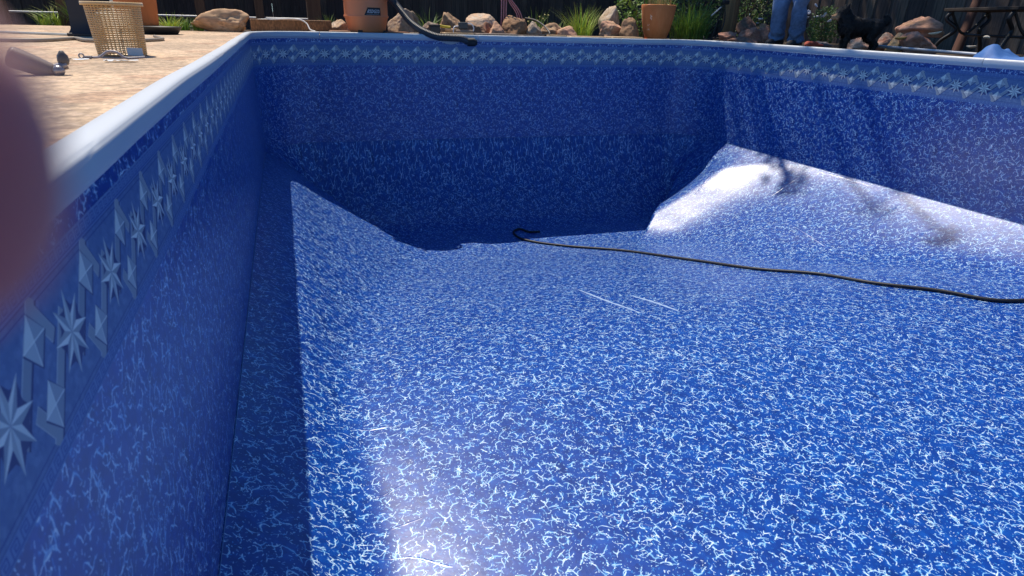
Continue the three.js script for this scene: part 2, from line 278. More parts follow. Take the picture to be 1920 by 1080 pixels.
const nearRim = (X, Z) => { let m = 1e9, q = null; for (const p of coarse) { const e = (p.X - X) ** 2 + (p.Z - Z) ** 2; if (e < m) { m = e; q = p; } } const e = Math.max(0, (X - q.X) * q.nx + (Z - q.Z) * q.nz); return [q.wall >= 0 ? e : Math.max(e, Math.sqrt(m) - 0.012 * sstep(0.1, 0, e)), q]; };
const floorY = (X, Z) => { const [d, p] = nearRim(X, Z); return SEAM - floorDepth(X, Z, d, p); };
{
  const K = 80, pos = [], uv = [], idx = [], n = rim.length;
  rim.forEach((p) => {
    const cz = clamp(p.Z, 0.1, 4.2), cx = lerp(2.38, 2.18, cz / 5);
    for (let k = 0; k <= K; k++) { const t = k / K, X = lerp(p.X, cx, t), Z = lerp(p.Z, cz, t), y = k === 0 ? SEAM : floorY(X, Z), v = V(X, y, Z); pos.push(v.x, v.y, v.z); uv.push(X / TILE, Z / TILE); }
  });
  for (let i = 0; i < n - 1; i++) for (let k = 0; k < K; k++) { const a = i * (K + 1) + k, b = a + K + 1; idx.push(a, b, a + 1, b, b + 1, a + 1); }
  const g = meshFrom(pos, idx, uv), no = g.attributes.normal.array; let up = 0; for (let i = 1; i < no.length; i += 3) up += no[i]; if (up < 0) { for (let i = 0; i < idx.length; i += 3) [idx[i + 1], idx[i + 2]] = [idx[i + 2], idx[i + 1]]; g.setIndex(idx); g.computeVertexNormals(); }
  part('floor_liner', g, linerMat, pool);
}
{ // the weld between wall and floor, a thin raised line
  const pts = rim.filter((p, i) => i % 2 === 0).map((p) => V(p.X + p.nx * 0.003, SEAM, p.Z + p.nz * 0.003));
  part('liner_seam', tube(pts, 0.0017, 700, 5), mat([0.12, 0.22, 0.42], 0.35), pool);
}
// coping: rolled rim in sections with fine joints
const copingProfile = [[-0.066, 0.012], [-0.066, 0.034], [-0.06, 0.044], [-0.046, 0.054], [-0.028, 0.062], [-0.01, 0.0655], [0.006, 0.066], [0.0165, 0.065], [0.0225, 0.0615], [0.0255, 0.0565], [0.026, 0.05], [0.0262, 0.03], [0.025, 0.021], [0.021, 0.017], [0.012, 0.015], [0.006, 0.004], [-0.03, 0.004]];
function rimAt(s) { let i = 1; while (i < rim.length - 1 && rim[i].s < s) i++; const a = rim[i - 1], b = rim[i], t = clamp((s - a.s) / (b.s - a.s || 1)); return { X: lerp(a.X, b.X, t), Z: lerp(a.Z, b.Z, t), nx: lerp(a.nx, b.nx, t), nz: lerp(a.nz, b.nz, t), s }; }
function copingSection(s0, s1) {
  const st = [rimAt(s0), ...rim.filter((p) => p.s > s0 + 0.004 && p.s < s1 - 0.004), rimAt(s1)], pos = [], idx = [], m = copingProfile.length;
  for (const p of st) { const w = 0.003 * noise3(p.s * 2.2, 1, 5) , h = 0.003 * noise3(p.s * 1.3, 7, 2); for (const [u, v] of copingProfile) { const q = V(p.X + p.nx * (u + w), BEAD + v + h * (v > 0.02 ? 1 : 0.3), p.Z + p.nz * (u + w)); pos.push(q.x, q.y, q.z); } }
  for (let i = 0; i < st.length - 1; i++) for (let j = 0; j < m; j++) { const a = i * m + j, b = a + m, c = i * m + (j + 1) % m, d = c + m; idx.push(a, c, b, b, c, d); }
  for (let j = 1; j < m - 1; j++) { idx.push(0, j, j + 1); const o = (st.length - 1) * m; idx.push(o, o + j + 1, o + j); }
  return toCreasedNormals(meshFrom(pos, idx), 0.9);
}
{
  const onFar = (px) => { const [X] = colAt(px, 0, undefined, 6.65); return rim.find((p) => p.wall === 1 && p.X >= X).s; }, onRight = (px) => { let best = null, m = 1e9; for (const p of rim) if (p.wall === 2) { const q = V(p.X, 0, p.Z), d = colAt(px, 0, p.X)[1] - p.Z; if (Math.abs(d) < m) { m = Math.abs(d); best = p; } } return best.s; };
  const cuts = [0, 2.35, 4.7, 7.0, onFar(595), onFar(892), onFar(1150), onRight(1345), onRight(1851), 17.6, 20, 22.4, RIM_LEN].sort((a, b) => a - b).filter((s, i, a) => !i || s - a[i - 1] > 0.3);
  for (let i = 0; i < cuts.length - 1; i++) part('coping_section', copingSection(cuts[i] + 0.0022, cuts[i + 1] - 0.0022), copingMat, pool);
}

// ---------------------------------------------------------------- ground and deck
const outside = (o) => rim.map((p) => new THREE.Vector2(p.X - p.nx * o, p.Z - p.nz * o));
{
  const sh = new THREE.Shape([[-150, -150], [150, -150], [150, 150], [-150, 150]].map((p) => new THREE.Vector2(...p))); sh.holes.push(new THREE.Path(outside(0.05).filter((_, i) => i % 3 === 0)));
  const g = new THREE.ShapeGeometry(sh); g.rotateX(-Math.PI / 2); g.translate(0, -0.03, 0); soilTex.repeat.set(0.8, 0.8);
  structure('ground', g, mat([1, 1, 1], 0.95, { map: soilTex, bumpMap: soilTex, bumpScale: 0.01 }));
}
{
  const edge = outside(0.058).filter((p, i) => rim[i].s < 9.55 && rim[i].s >= 0 && p.x < 0.42 && p.y > -1);
  const sh = new THREE.Shape([new THREE.Vector2(-14, -8), new THREE.Vector2(edge[0].x, -8), ...edge, new THREE.Vector2(edge[edge.length - 1].x, 7.22), new THREE.Vector2(-1.0, 7.3), new THREE.Vector2(-2.2, 8.2), new THREE.Vector2(-14, 9.2)]);
  const g = new THREE.ExtrudeGeometry(sh, { depth: 0.06, bevelEnabled: false }); g.rotateX(-Math.PI / 2); g.translate(0, -0.06, 0);
  deckTex.repeat.set(0.7, 0.7); deckBump.repeat.set(0.7, 0.7);
  structure('deck', g, mat([1, 1, 1], 0.9, { map: deckTex, bumpMap: deckBump, bumpScale: 0.006 }));
}

// ---------------------------------------------------------------- fences and railing
const farLine = (X) => 6.74 - 0.0596 * X + 0.088;     // back of the coping at the deep end
const boardGeo = (w, h, k) => { const g = new RoundedBoxGeometry(w, h, 0.018, 1, 0.003), u = g.attributes.uv; for (let i = 0; i < u.count; i++) u.setXY(i, u.getX(i) * 0.22 + k * 0.27, u.getY(i) * 1.6 + k * 0.37); return g; };
const darkWoods = [[0.36, 0.3, 0.27], [0.31, 0.26, 0.24], [0.4, 0.34, 0.3]].map((c, i) => mat([1, 1, 1], 0.85, { map: woodTex(3 + i, ...c) }));
const greyWoods = [[0.42, 0.36, 0.33], [0.35, 0.3, 0.28], [0.47, 0.41, 0.36]].map((c, i) => mat([1, 1, 1], 0.85, { map: woodTex(13 + i, ...c) }));
function fence(label, a, b, h, bw, mats, sd) {
  reseed(sd); const g = thing('board_fence', label, 'fence'), d = b.clone().sub(a), L = d.length(), turn = Math.atan2(-d.z, d.x), n = Math.round(L / (bw - 0.004));
  const geos = [0, 1, 2, 3].map((k) => boardGeo(bw, h, k));
  for (let i = 0; i < n; i++) { const m = part('board', pick(geos), pick(mats), g); m.position.copy(a).addScaledVector(d, (i + 0.5) / n); m.translateZ(0); m.position.y = h / 2 - 0.03 + rr(-0.015, 0.015); m.rotation.y = turn + rr(-0.012, 0.012); m.translateZ((i % 2) * 0.012); m.rotation.z = rr(-0.006, 0.006); }
  for (const y of [0.35, h - 0.35]) { const r = part('rail', new RoundedBoxGeometry(L, 0.09, 0.04, 1, 0.004), mats[0], g); r.position.copy(a).addScaledVector(d, 0.5); r.position.y = y; r.rotation.y = turn; r.translateZ(turn > 0.5 || turn < -0.5 ? -0.032 : -0.032); }
  return g;
}
fence('dark stained board fence behind the rocks of the flower bed', V(-7, 0, 10.25), V(8.3, 0, 10.25), 1.85, 0.132, darkWoods, 21);
fence('weathered grey board fence behind the dog and the iron bench', V(8.3, 0, 10.2), V(8.3, 0, 0.4), 1.85, 0.14, greyWoods, 22);
{
  const m = mat([0.46, 0.47, 0.5], 0.5, { metalness: 0.3 }), wood = mat([1, 1, 1], 0.85, { map: woodTex(31, 0.5, 0.36, 0.26) });
  const rail = thing('metal_railing', 'pale metal railing with thin balusters between brown wooden posts', 'railing');
  const a = gz(-60, 9.0), b = gz(604, 8.9), at = (t) => a.clone().lerp(b, t), L = a.distanceTo(b);
  for (const [y, r] of [[0.37, 0.016], [0.12, 0.011], [1.05, 0.018]]) part('rail', cyl(at(0).setY(y), at(1).setY(y), r, r, 8), m, rail);
  const bal = new THREE.CylinderGeometry(0.0075, 0.0075, 0.7, 6);
  for (let i = 1; i < L / 0.115; i++) { const q = part('baluster', bal, m, rail); q.position.copy(at(i * 0.115 / L)).setY(0.71); }
  for (const px of [10, 126, 245, 382, 491, 592]) { const p = gz(px, 8.92), w = px === 592 ? 0.17 : 0.1; const q = part('post', box(w, 1.3, 0.1, 0, 0.62, 0), wood, rail); q.position.copy(p); }
}
// ---------------------------------------------------------------- rocks of the bed
function rockGeo(sd, w, h, d, cuts, rough, tone, tone2) {
  reseed(sd); let g = new THREE.IcosahedronGeometry(1, 11); g.deleteAttribute('uv'); g.deleteAttribute('normal'); g = mergeVertices(g, 1e-4);
  const planes = Array.from({ length: cuts }, () => { const v = new THREE.Vector3(rr(-1, 1), rr(-0.7, 1), rr(-1, 1)).normalize(); return [v, rr(0.5, 0.86)]; }), P = g.attributes.position, col = [];
  for (let i = 0; i < P.count; i++) {
    const v = new THREE.Vector3().fromBufferAttribute(P, i); let r = 1; for (const [n, o] of planes) { const q = v.dot(n); if (q > 0.01) r = smin(r, o / q, 0.035); }
    const nz = fbm(v.x * 2.2 + sd, v.y * 2.2, v.z * 2.2, 4); r *= 1 + rough * nz + 0.02 * noise3(v.x * 15, v.y * 15, v.z * 15 + sd);
    r *= 1 - 0.05 * Math.abs(noise3(v.x * 5 + sd, v.y * 9, v.z * 5)); P.setXYZ(i, v.x * r * w / 1.6, Math.max(-0.62, v.y * r) * h / 1.4 + h * 0.44, v.z * r * d / 1.6);
    const t = clamp(0.5 + 1.1 * fbm(v.x * 1.7 + sd, v.y * 3 + 4, v.z * 1.7, 4)), k = 1 + 0.34 * noise3(v.x * 11, v.y * 11, v.z * 11 + sd * 3) + 0.18 * noise3(v.x * 26, v.y * 26, v.z * 26);
    for (let c = 0; c < 3; c++) col.push(lerp(tone[c], tone2[c], t) * k);
  }
  g.setAttribute('color', new THREE.Float32BufferAttribute(col, 3)); g.computeVertexNormals(); return g;
}
const stoneMat = mat([1, 1, 1], 0.92, { vertexColors: true });
const TAN = [0.5, 0.33, 0.19], PEACH = [0.62, 0.37, 0.21], BROWN = [0.26, 0.15, 0.085], PINK = [0.5, 0.26, 0.18], GREY = [0.34, 0.29, 0.24], RED = [0.3, 0.13, 0.085], PALE = [0.56, 0.46, 0.36], DUST = [0.22, 0.15, 0.11];
function rockAt(label, x0, x1, top, p, tone, tone2, o = {}) {
  const k = mpp(p), w = (x1 - x0) * k * 1.04, base = o.base ?? -0.03, h = Math.max(0.05, rowY(top, p) - base) * 1.0;
  const m = whole('rock', label, 'rock', rockGeo(o.seed ?? Math.round(x0), w, h, o.d ?? Math.min(w, 0.34), o.cuts ?? 14, o.rough ?? 0.2, tone, tone2), stoneMat, p.clone().setY(base), o.group ?? 'rocks edging the flower bed');
  m.rotation.y = -0.35 + (o.turn ?? 0); m.rotation.z = o.tilt ?? 0; return m;
}
const fz = (px, dz) => { let p = gz(px, 7); p = gz(px, farLine(p.x) + dz); return p; };
rockAt('long peach sandstone rock lying at the end of the timber edging', 381, 476, 24, fz(428, 0.42), PEACH, TAN, { d: 0.3, cuts: 12, rough: 0.22 });
rockAt('large tan boulder behind the orange vacuum hose', 727, 778, 21, fz(752, 0.75), TAN, GREY, { cuts: 11, rough: 0.08 });
rockAt('small grey brown rock with grass growing in front', 762, 790, 25, fz(776, 1.2), GREY, BROWN);
rockAt('small dark stone beside the black plastic box', 796, 828, 39, fz(812, 0.6), BROWN, GREY);
rockAt('brown wedge shaped rock behind the yellow handle', 822, 864, 27, fz(843, 0.85), TAN, BROWN);
rockAt('smooth pale rounded boulder perched on darker stones', 880, 924, 26, fz(901, 0.8), PALE, PEACH, { cuts: 10, rough: 0.08, base: 0.08 });
rockAt('dark brown stone under the pale rounded boulder', 866, 906, 46, fz(886, 0.62), BROWN, DUST);
rockAt('small reddish stone wedged under the pale boulder', 900, 924, 46, fz(912, 0.66), RED, BROWN);
rockAt('pink rounded rock beside the big brown block', 919, 947, 42, fz(933, 0.52), PINK, PEACH, { cuts: 11, rough: 0.1 });
rockAt('big brown angular block under the pink metal stand', 937, 992, 28, fz(965, 0.75), [0.36, 0.2, 0.1], BROWN, { cuts: 11 });
rockAt('small yellowish rock at the foot of the brown block', 982, 1013, 41, fz(997, 0.6), TAN, GREY);
rockAt('low brown rock with a garden cable over it', 1008, 1057, 46, fz(1032, 0.75), BROWN, TAN);
rockAt('flat pinkish beige rock behind the tan pavers', 1047, 1079, 49, fz(1063, 0.5), PEACH, PINK, { rough: 0.1 });
rockAt('tall pale pointed rock standing upright', 1121, 1154, 14, fz(1137, 1.0), PALE, TAN, { cuts: 8, rough: 0.08, d: 0.2 });
rockAt('jagged pink rock at the foot of the pointed rock', 1116, 1173, 38, fz(1145, 0.55), PINK, TAN, { cuts: 13, rough: 0.24 });
rockAt('leaning brown slab of rock beside the terracotta pot', 1162, 1201, 38, fz(1181, 0.42), BROWN, [0.4, 0.22, 0.1], { cuts: 12, tilt: 0.15 });
rockAt('pale rounded stone beside the vacuum cleaner', 622, 652, 40, fz(638, 0.62), TAN, PALE, { cuts: 10 });
// flat edging stones behind the coping
{
  const tones = { brown: mat([1, 1, 1], 0.9, { map: woodTex(51, 0.62, 0.44, 0.33) }), grey: mat([1, 1, 1], 0.9, { map: woodTex(52, 0.57, 0.51, 0.47) }), tan: mat([1, 1, 1], 0.9, { map: woodTex(53, 0.78, 0.66, 0.52) }) };
  const list = [[618, 658, 'brown', 'brown brick under the edge of the vacuum drum'], [722, 768, 'brown', 'brown flat brick beside the vacuum drum'], [770, 808, 'grey', 'grey flat stone beneath the hose'], [826, 884, 'tan', 'tan flat stone under the white cable'], [888, 968, 'grey', 'long grey flat stone in front of the pink rock'], [972, 1016, 'grey', 'short grey flat stone where the cable ends'], [1018, 1057, 'tan', 'tan flat stone beside the short grey one'], [1059, 1134, 'tan', 'long tan flat stone with sunlit joints'], [1137, 1200, 'tan', 'tan flat stone next to the terracotta pot']];
  list.forEach(([x0, x1, t, label], i) => {
    const a = fz(x0, 0.15), b = fz(x1, 0.15), w = a.distanceTo(b) - 0.012; reseed(70 + i);
    const m = whole('edging_stone', label, 'paver', box(w, 0.06, rr(0.2, 0.24), 0, 0, 0, 0.01), tones[t], a.clone().lerp(b, 0.5).setY(0.006 + rr(0, 0.01)), 'flat edging stones behind the coping'); m.rotation.y = 0.06 + rr(-0.02, 0.02); m.rotation.x = rr(-0.02, 0.03);
  });
}
// landscape timber with the white cable across it
{
  const a = fz(472, 0.3), b = fz(622, 0.42), h = rowY(37, a.clone().lerp(b, 0.5)), L = a.distanceTo(b), m = whole('landscape_timber', 'weathered brown timber edging the bed beside the peach rock', 'timber', box(L, h + 0.03, 0.12, 0, (h - 0.03) / 2, 0, 0.01), mat([1, 1, 1], 0.85, { map: woodTex(41, 0.62, 0.45, 0.3) }), a.clone().lerp(b, 0.5));
  m.rotation.y = Math.atan2(-(b.z - a.z), b.x - a.x);
  const q = (px, py, dz) => { const p = fz(px, dz); return p.setY(rowY(py, p)); };
  whole('white_cable', 'thin white cable trailing over the timber edging', 'cable', tube([q(478, 37, 0.3), q(520, 36, 0.27), q(548, 35, 0.26), q(566, 37, 0.24), q(577, 44, 0.2), q(583, 56, 0.13), q(592, 59, 0.1)], 0.007, 50, 6), mat([0.7, 0.68, 0.64], 0.5));
}
// ---------------------------------------------------------------- plants
const leafMat = (r, g, b) => mat([r, g, b], 0.75, { transmission: 0.3, thickness: 0, side: THREE.DoubleSide, vertexColors: true });
const LIME = leafMat(0.42, 0.55, 0.08), GREEN = leafMat(0.2, 0.34, 0.06), DEEP = leafMat(0.12, 0.2, 0.06), STRAW = leafMat(0.5, 0.42, 0.2);
function blades(n, R, h, lean, w, sd) {
  reseed(sd); const pos = [], idx = [], col = [];
  for (let i = 0; i < n; i++) {
    const a = rr(0, 6.28), r = R * Math.sqrt(rnd()), bx = Math.cos(a) * r, bz = Math.sin(a) * r, L = h * rr(0.45, 1.05), t = a + rr(-0.8, 0.8), k = lean * rr(0.2, 1.1), ww = w * rr(0.6, 1.2), sx = -Math.sin(t + rr(-0.5, 0.5)), sz = Math.cos(t), c = rr(0.55, 1.15), y = rr(0.75, 1.25), o = pos.length / 3;
    for (let s = 0; s <= 4; s++) { const q = s / 4, x = bx + Math.cos(t) * k * L * q * q, z = bz + Math.sin(t) * k * L * q * q, u = L * (q - 0.25 * k * q * q), hw = ww * (1 - q * q * 0.96) / 2; for (const e of [-1, 1]) { pos.push(x + sx * hw * e, u, z + sz * hw * e); col.push(c * y, c, c * 0.8); } if (s) { const b = o + s * 2; idx.push(b - 2, b - 1, b, b - 1, b + 1, b); } }
  }
  const g = meshFrom(pos, idx); g.setAttribute('color', new THREE.Float32BufferAttribute(col, 3)); return g;
}
function leaves(n, size, place, sd) {                 // small folded leaves scattered by place()
  reseed(sd); const pos = [], idx = [], col = [], A = new THREE.Vector3(), B = new THREE.Vector3(), N = new THREE.Vector3();
  for (let i = 0; i < n; i++) {
    const p = place(), L = size * rr(0.6, 1.3), o = pos.length / 3; A.set(rr(-1, 1), rr(-0.5, 1), rr(-1, 1)).normalize(); N.set(rr(-1, 1), rr(-0.2, 1), rr(-1, 1)); B.crossVectors(A, N).normalize().multiplyScalar(L * 0.26); A.multiplyScalar(L); N.crossVectors(A, B).normalize().multiplyScalar(L * 0.07);
    pos.push(p.x, p.y, p.z, p.x + A.x * 0.45 + B.x + N.x, p.y + A.y * 0.45 + B.y + N.y, p.z + A.z * 0.45 + B.z + N.z, p.x + A.x, p.y + A.y, p.z + A.z, p.x + A.x * 0.45 - B.x + N.x, p.y + A.y * 0.45 - B.y + N.y, p.z + A.z * 0.45 - B.z + N.z);
    idx.push(o, o + 1, o + 2, o, o + 2, o + 3); const c = rr(0.55, 1.2), y = rr(0.8, 1.25); for (let k = 0; k < 4; k++) col.push(c * y, c, c * 0.85);
  }
  const g = meshFrom(pos, idx); g.setAttribute('color', new THREE.Float32BufferAttribute(col, 3)); return g;
}
const ball = (cx, cy, cz, rx, ry, rz) => () => { let x, y, z; do { x = rr(-1, 1); y = rr(-1, 1); z = rr(-1, 1); } while (x * x + y * y + z * z > 1 || x * x + y * y + z * z < 0.12 * rnd()); return new THREE.Vector3(cx + x * rx, cy + y * ry, cz + z * rz); };
function grassAt(label, px, dz, w, top, m, n, lean = 0.7, bw = 0.009, pos) { const p = pos || fz(px, dz), k = mpp(p), h = rowY(top, p) + 0.03; return whole('grass_clump', label, 'grass clump', blades(n, w * k * 0.35, h * 1.08, lean, bw, Math.round(px) + 5), m, p.setY(-0.03), 'grass clumps growing in the bed'); }
grassAt('bright lime grass clump between the rocks and the tall pointed rock', 1088, 0.85, 62, 8, LIME, 240);
grassAt('sparse green grass stalks behind the black plastic box', 806, 1.0, 50, 10, GREEN, 60, 1.2);
grassAt('small green grass tuft beside the wooden railing post', 618, 0.9, 22, 24, GREEN, 50);
grassAt('dry purple grey tuft between the post and the vacuum', 631, 0.75, 20, 32, STRAW, 40, 1.0);
grassAt('dark green grass mound at the foot of the terracotta pot', 1292, 0, 95, -4, GREEN, 520, 0.8, 0.01, gx(1290, 5.25));
grassAt('yellow green grass in the gap beside the dark boulder bag', 322, 0.5, 40, 22, LIME, 120, 0.9);
grassAt('thin grass tuft growing by the railing post', 345, 0.7, 34, 28, GREEN, 90);
grassAt('grass tuft growing against the peach rock', 372, 0.55, 26, 30, GREEN, 70);
grassAt('tall yellow grass beside the brown post at the deck edge', 150, 0, 34, -6, LIME, 160, 0.8, 0.012, gz(150, 8.6));
grassAt('spiky green grass at the far edge of the deck', 84, 0, 30, 14, LIME, 70, 0.9, 0.01, gz(84, 8.7));
grassAt('loose arching yellow grass behind the deck', 112, 0, 40, 4, LIME, 80, 1.3, 0.01, gz(110, 8.9));
grassAt('thin weed stalks beside the low brown rock', 1005, 1.0, 30, 12, GREEN, 26, 0.5);
grassAt('short grass behind the flat pinkish rock', 1045, 1.05, 40, 34, GREEN, 70, 1.0);
function shrubAt(label, p, w, h, m, n, size, sd, name = 'shrub', cat = 'shrub') {
  const g = thing(name, label, cat, p.clone().setY(-0.03)), stems = []; reseed(sd);
  for (let i = 0; i < 7; i++) { const a = rr(0, 6.28), e = new THREE.Vector3(Math.cos(a) * w * 0.3, h * rr(0.6, 0.9), Math.sin(a) * w * 0.25); stems.push(tube([new THREE.Vector3(0, 0, 0), e.clone().multiplyScalar(0.5).setY(e.y * 0.6), e], 0.006, 8, 5)); }
  part('stem', merge(stems), mat([0.16, 0.11, 0.07], 0.9), g);
  part('foliage', leaves(n, size, ball(0, h * 0.52, 0, w / 2, h * 0.5, w * 0.4), sd + 1), m, g); return g;
}
shrubAt('leafy green shrub behind the pointed rock and the pot', fz(1205, 1.0), 0.85, 0.75, GREEN, 1500, 0.045, 301);
shrubAt('loose green shrub rising behind the grass mound', gz(1300, 8.3), 0.8, 0.8, DEEP, 900, 0.05, 302);
shrubAt('dark shrub behind the wooden post', gz(1400, 8.9), 0.9, 0.8, DEEP, 800, 0.05, 303);
shrubAt('bright green leafy branch beside the wooden post', gx(1392, 6.3), 0.4, 0.85, GREEN, 160, 0.06, 304);
{ // yellow daisies on thin stalks
  const g = thing('wild_flower', 'thin wild flower stalks with tiny yellow heads beside the brown block', 'flower', fz(1000, 0.95).setY(-0.03)); reseed(333); const st = [], hd = [];
  for (let i = 0; i < 9; i++) { const x = rr(-0.12, 0.22), z = rr(-0.1, 0.1), h = rr(0.18, 0.34); st.push(tube([new THREE.Vector3(x * 0.6, 0, z), new THREE.Vector3(x * 0.9, h * 0.6, z), new THREE.Vector3(x, h, z)], 0.003, 8, 4)); const s = new THREE.SphereGeometry(0.011, 6, 4); s.scale(1, 0.7, 1); s.translate(x, h, z); hd.push(s); }
  part('stalk', merge(st), mat([0.2, 0.28, 0.08], 0.8), g); part('flower_head', merge(hd), mat([0.75, 0.68, 0.25], 0.7), g);
}

// ---------------------------------------------------------------- things by the deep end
{ // wet and dry vacuum cleaner
  const p = fz(689, 0.3), k = mpp(p), R = 0.232, g = thing('shop_vacuum', 'orange drum shop vacuum with black lid standing behind the coping', 'vacuum cleaner', p.clone().setY(-0.005));
  const orange = mat([0.78, 0.25, 0.1], 0.45), black = mat([0.02, 0.02, 0.023], 0.5);
  const led = rowY(31, p);
  part('drum', lathe([[0, 0.03], [R * 0.8, 0.03], [R * 0.83, 0.045], [R * 0.95, led - 0.012], [R * 1.0, led], [R * 1.0, led + 0.012], [R * 0.965, led + 0.022], [R * 0.965, led + 0.15], [R * 0.985, led + 0.155], [R * 0.985, led + 0.17], [R * 0.965, led + 0.175], [R * 0.955, 0.56], [R * 0.9, 0.57], [0, 0.57]], 56), orange, g);
  part('lid', lathe([[0, 0.56], [R * 1.02, 0.56], [R * 1.04, 0.575], [R * 1.03, 0.63], [R * 0.92, 0.69], [R * 0.72, 0.72], [0, 0.73]], 48), black, g);
  part('motor_housing', lathe([[0, 0.72], [R * 0.66, 0.72], [R * 0.68, 0.86], [R * 0.55, 0.93], [0, 0.95]], 36), orange, g);
  part('handle', tube([new THREE.Vector3(-0.17, 0.66, 0.02), new THREE.Vector3(-0.17, 0.9, 0.02), new THREE.Vector3(-0.1, 1.05, 0.02), new THREE.Vector3(0.1, 1.05, 0.02), new THREE.Vector3(0.17, 0.9, 0.02), new THREE.Vector3(0.17, 0.66, 0.02)], 0.018, 40, 8), black, g);
  part('nozzle', merge([cyl(new THREE.Vector3(-0.1, 0.9, 0.03), new THREE.Vector3(-0.38, 1.02, 0.05), 0.022, 0.02, 10), box(0.16, 0.05, 0.07, -0.42, 1.03, 0.05, 0.01)]), black, g);
  for (let i = 0; i < 4; i++) { const a = i * Math.PI / 2 + 0.5, c = part('caster', merge([box(0.05, 0.035, 0.05, 0, 0.035, 0, 0.008), new THREE.SphereGeometry(0.024, 14, 10).translate(0, 0.022, 0)]), black, g); c.position.set(Math.cos(a) * R * 0.82, 0, Math.sin(a) * R * 0.82); }
  for (const a of [0.6, 2.5]) part('latch', box(0.06, 0.08, 0.025, 0, 0, 0, 0.008), black, g).position.set(Math.cos(a) * R * 1.0, 0.55, Math.sin(a) * R * 1.0);
  const dir = new THREE.Vector3(0.72, 0, 0.7).normalize();
  part('hose_port', cyl(dir.clone().multiplyScalar(R * 0.9).setY(0.4), dir.clone().multiplyScalar(R * 1.22).setY(0.4), 0.044, 0.04, 20), black, g);
  const lab = canvasTex(512, 256, (x) => { x.fillStyle = '#17171a'; x.fillRect(0, 0, 512, 256); x.fillStyle = '#c9c6c4'; x.font = 'bold 150px sans-serif'; x.textAlign = 'center'; x.textBaseline = 'middle'; x.save(); x.translate(262, 118); x.scale(0.98, 1); x.fillText('RIDGID', 0, 0, 450); x.restore(); x.fillRect(50, 206, 410, 6); });
  { // the dark badge follows the curve of the drum
    const pos = [], uv = [], idx = [], n = 16, a0 = 0.98, a1 = 1.78, y0 = rowY(29, p) + 0.004, y1 = rowY(14, p) + 0.004;
    for (let i = 0; i <= n; i++) for (const j of [0, 1]) { const t = i / n, lo = lerp(a1, a0, t), hi = lerp(a1 - 0.17, a0 + 0.02, t), a = j ? hi : lo, y = j ? y1 : y0; pos.push(Math.cos(a) * (R * 0.967 + 0.0025), y, Math.sin(a) * (R * 0.967 + 0.0025)); uv.push(t, j); }
    for (let i = 0; i < n; i++) { const a = i * 2; idx.push(a, a + 2, a + 1, a + 2, a + 3, a + 1); }
    const m = part('badge', meshFrom(pos, idx, uv), mat([1, 1, 1], 0.5, { map: lab, side: THREE.DoubleSide }), g); m.userData.label = 'dark badge with the maker’s name in pale letters';
  }
  { // hose: from the port down to the coping and over its edge
    const q = (px, py, dz) => { const s = fz(px, dz); return s.setY(rowY(py, s)).sub(g.position); };
    const pts = [dir.clone().multiplyScalar(R * 1.15).setY(0.4), q(742, 4, 0.2), q(757, 24, 0.12), q(771, 42, 0.03), q(786, 54, -0.045), q(801, 62, -0.105), q(820, 69, -0.155), q(845, 71, -0.165), q(866, 73, -0.16), q(879, 79, -0.158)];
    const c = new THREE.CatmullRomCurve3(pts, false, 'centripetal'), hose = new THREE.TubeGeometry(c, 420, 0.034, 18), P = hose.attributes.position, ctr = new THREE.Vector3();
    for (let i = 0; i < P.count; i++) { const ring = Math.floor(i / 19); c.getPointAt(ring / 420, ctr); const s = 1 + 0.035 * Math.sin(ring * 1.05); P.setXYZ(i, ctr.x + (P.getX(i) - ctr.x) * s, ctr.y + (P.getY(i) - ctr.y) * s, ctr.z + (P.getZ(i) - ctr.z) * s); } hose.computeVertexNormals();
    const h = part('hose', hose, mat([0.035, 0.037, 0.045], 0.5), g), e = pts[9].clone(), f = e.clone().add(q(889, 79, -0.158).sub(e).multiplyScalar(1.0));
    part('cuff', merge([cyl(e.clone().lerp(f, -0.25), f, 0.04, 0.043, 20), new THREE.SphereGeometry(0.036, 16, 12).translate(f.x, f.y - 0.004, f.z)]), mat([0.012, 0.012, 0.014], 0.6), h);
  }
}
{ // tape that seals the hose where it goes behind the liner
  const pos = [], idx = [], n = 14; for (let i = 0; i <= n; i++) { const t = i / n, px = lerp(818, 872, t), lo = lerp(0.0, 0.052, Math.sin(Math.PI * Math.min(1, t * 1.05)) * 0.9), s = fz(px, -0.088 - 0.03); for (const y of [BEAD + 0.05, BEAD + 0.03 - lo * 0.5, BEAD + 0.018 - lo]) pos.push(s.x, y, s.z + 0.004 + (y < BEAD ? 0.006 : 0)); }
  for (let i = 0; i < n; i++) for (let j = 0; j < 2; j++) { const a = i * 3 + j; idx.push(a, a + 1, a + 3, a + 1, a + 4, a + 3); }
  whole('tape_strip', 'pale tape sealing the vacuum hose against the pool edge', 'tape', meshFrom(pos, idx), mat([0.5, 0.5, 0.52], 0.4, { side: THREE.DoubleSide }));
}
const seatOn = (px, py, dz) => { const s = fz(px, dz); s.y = rowY(py, s); return s; };
